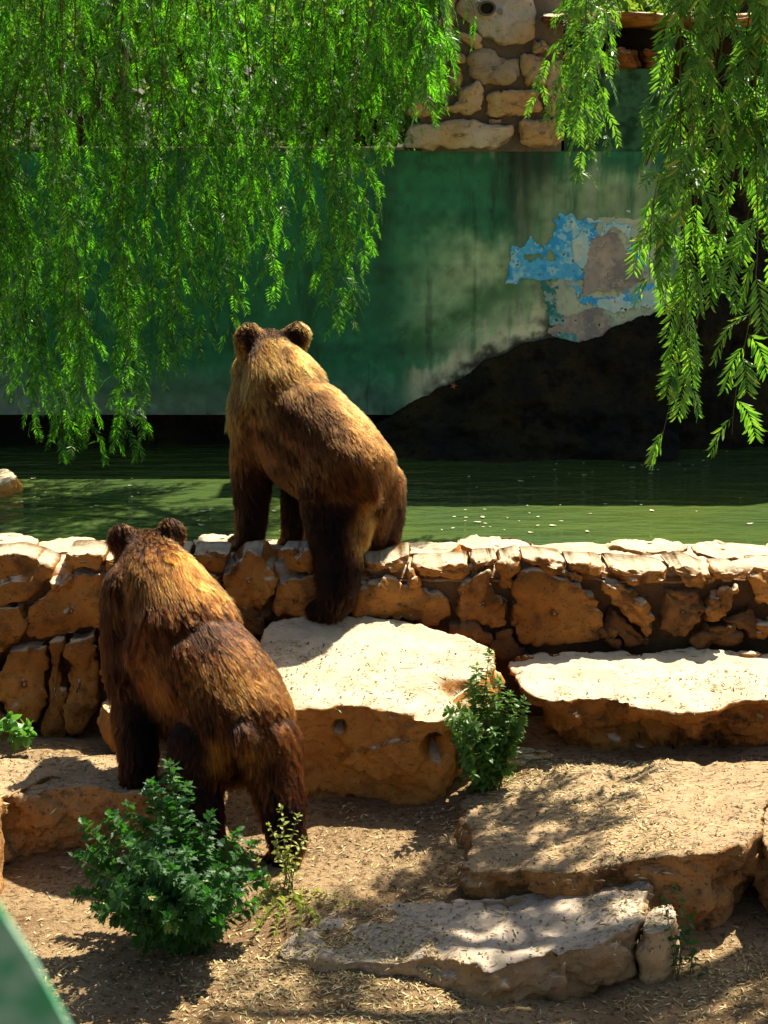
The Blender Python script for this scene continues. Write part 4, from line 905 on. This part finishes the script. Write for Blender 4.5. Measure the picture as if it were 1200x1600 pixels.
bush('leafy_bush', 'dense dark green bush with lobed leaves in front of the wet bear', (-.95, 7.8, zb-.01), tg, 'lobed', M_bush, .082, .0155, 21, whorl=3, start=.15)
b2 = atZ(760, 1232, .27)
tg = env([(765,1022,b2[1]),(745,1040,b2[1]),(735,1065,b2[1]-.05),(780,1060,b2[1]),(800,1085,b2[1]),(818,1095,b2[1]+.03),(815,1130,b2[1]),(700,1112,b2[1]-.32),(716,1106,b2[1]-.3),(712,1150,b2[1]-.34),(722,1185,b2[1]-.32),(735,1120,b2[1]-.28),(718,1130,b2[1]-.3),(820,1110,b2[1]-.05),(812,1150,b2[1]-.1),(800,1200,b2[1]-.15),(740,1210,b2[1]-.3),(760,1120,b2[1]-.1),(790,1150,b2[1]-.1),(805,1170,b2[1]),(760,1170,b2[1]-.2),(740,1130,b2[1]-.1),(775,1095,b2[1]-.08),(780,1190,b2[1]-.15),(755,1080,b2[1]),(725,1200,b2[1]-.1),(800,1120,b2[1]-.08),(770,1140,b2[1]-.16)])
bush('leafy_bush', 'upright small-leaved green bush growing between the big boulder and the bright slab', b2, tg, 'oval', M_bush2, .066, .021, 22, start=.12, whorl=3, stem_r=.005)
b3 = atZ(440, 1400, .07)
tg = env([(440,1262,b3[1]),(465,1275,b3[1]),(420,1290,b3[1]),(475,1310,b3[1]),(430,1320,b3[1]-.05),(460,1350,b3[1]),(410,1380,b3[1]-.1),(450,1330,b3[1]),(400,1345,b3[1]-.05),]) + [atZ(x, y, .13) for x, y in ((385,1425),(400,1450),(455,1440),(490,1425),(530,1418),(430,1462),(560,1412),(470,1460),(410,1400),(500,1440))]
bush('weed', 'straggly yellow-green weed beside the dark bush', b3, tg, 'oval', M_weed, .045, .03, 23, cat='weed', stem_r=.0035)
b4 = atZ(1062, 1525, .0)
tg = env([(1058,1388,b4[1]),(1045,1415,b4[1]),(1080,1430,b4[1]),(1070,1460,b4[1]-.03),(1085,1490,b4[1]),(1045,1470,b4[1]-.03),(1075,1505,b4[1]-.05),(1035,1408,b4[1])])
bush('weed', 'small green sprig growing beside the broken block', b4, tg, 'lobed', M_bush, .05, .05, 24, cat='weed', stem_r=.003, start=.15)
b5 = atZ(20, 1166, .34)
tg = env([(15,1122,b5[1]),(45,1135,b5[1]),(55,1150,b5[1]-.05),(-5,1135,b5[1]),(20,1140,b5[1]-.06),(-15,1150,b5[1]-.05),(35,1152,b5[1]-.08)])
bush('broadleaf_plant', 'bright broad-leaved plant at the foot of the wall', b5, tg, 'broad', leaf_mat('broad_leaf', (.10,.26,.05), (.16,.34,.08), (.2,.5,.05), .35), .10, .04, 25, cat='plant', stem_r=.004, start=.6)

# ------------------------------------------------------------------ dry leaf litter over ground and slabs
allv = np.concatenate(surf_v); off = np.r_[0, np.cumsum(surf_n)[:-1]]; allf = []
for fs, o_ in zip(surf_f, off): allf += [tuple(i+int(o_) for i in q) for q in fs]
bvh = BVHTree.FromPolygons([tuple(q) for q in allv], allf)
def litter(name, n, area, dens, palette, ll, lw, seed, label):
    r = np.random.default_rng(seed); V = []; F = []; C = []
    x0, x1, y0, y1 = area; made = 0
    XY = np.stack([r.uniform(x0, x1, n), r.uniform(y0, y1, n)], 1); XY = XY[r.random(n) < dens(XY)]
    for x, y in XY:
        h = bvh.ray_cast(Vector((x, y, 3.0)), Vector((0, 0, -1)))
        if h[0] is None or h[1].z < .35 or h[0].z > 1.15 or (h[0].z > .6 and r.random() < .6): continue
        nrm = np.array(h[1]); p = np.array(h[0])+nrm*.004; a = r.uniform(0, 6.28); d = np.array([math.cos(a), math.sin(a), r.normal()*.12]); d = unit(d-nrm*(d@nrm)*.9); s = unit(np.cross(nrm, d)+r.normal(size=3)*.25)
        l = ll*r.uniform(.25, 1.35); w_ = lw*r.uniform(.4, 1.3); b = len(V); up = nrm*r.uniform(0, .006)
        V += [p-d*l/2, p+s*w_/2+up, p+d*l/2+up*r.uniform(0, 1.5), p-s*w_/2+up]; F.append((b, b+1, b+2, b+3)); c = np.array(palette[r.integers(len(palette))])*r.uniform(.7, 1.25); C += [c]*4
    o = mk(name, V, F, M_litter, smooth=False, cols=np.array(C)); setp(o, label, 'leaf litter', kind='stuff')
STRAW = [(.60,.47,.22),(.50,.38,.16),(.62,.52,.30),(.58,.48,.26),(.26,.17,.07),(.14,.08,.035),(.36,.33,.12),(.48,.33,.13)]
def dens(XY): return .30+1.7*np.maximum(-.12, fbm(np.c_[XY, 0*XY[:, 0]], 1.6, 3, 77))
def dens2(XY): return .5+1.2*np.maximum(-.3, fbm(np.c_[XY, 0*XY[:, 0]], 2.3, 3, 97))
litter('soil_crumbs', 22000, (-2.6, 2.8, 6.6, 9.9), dens2, [(.10,.055,.025),(.17,.10,.045),(.34,.23,.12),(.06,.035,.018),(.46,.35,.2)], .017, .010, 6, 'fine brown chips and crumbs scattered over the dry soil')
litter('leaf_litter', 60000, (-2.6, 2.8, 6.6, 9.9), dens, STRAW, .044, .0085, 5, 'dry straw-coloured leaflets strewn over soil and slabs')

# ------------------------------------------------------------------ blurred green railing close to the camera
def dpt(px, py, d): return CAM + ray(px, py)*d
rail = MB(); out_ = [(-700,900),(-60,1330),(-4,1416),(50,1500),(116,1622),(160,1730),(-100,2300),(-700,2300)]
n = len(out_); fr = np.array([dpt(x, y, 1.25) for x, y in out_]); fw = ray(600, 800); bk = fr + fw*.008
rail.add(np.vstack([fr, bk]), [tuple(range(n))[::-1], tuple(range(n, 2*n))] + [(i, (i+1) % n, n+(i+1) % n, n+i) for i in range(n)])
setp(mk('railing_panel', rail.V(), rail.f, plain('worn_green_paint', (.05,.30,.13), .6, .3, 26, (.22,.42,.28)), smooth=False), 'out-of-focus green painted railing panel with a slanting edge', 'railing')
print('SCENE BUILT', len(bpy.data.objects))
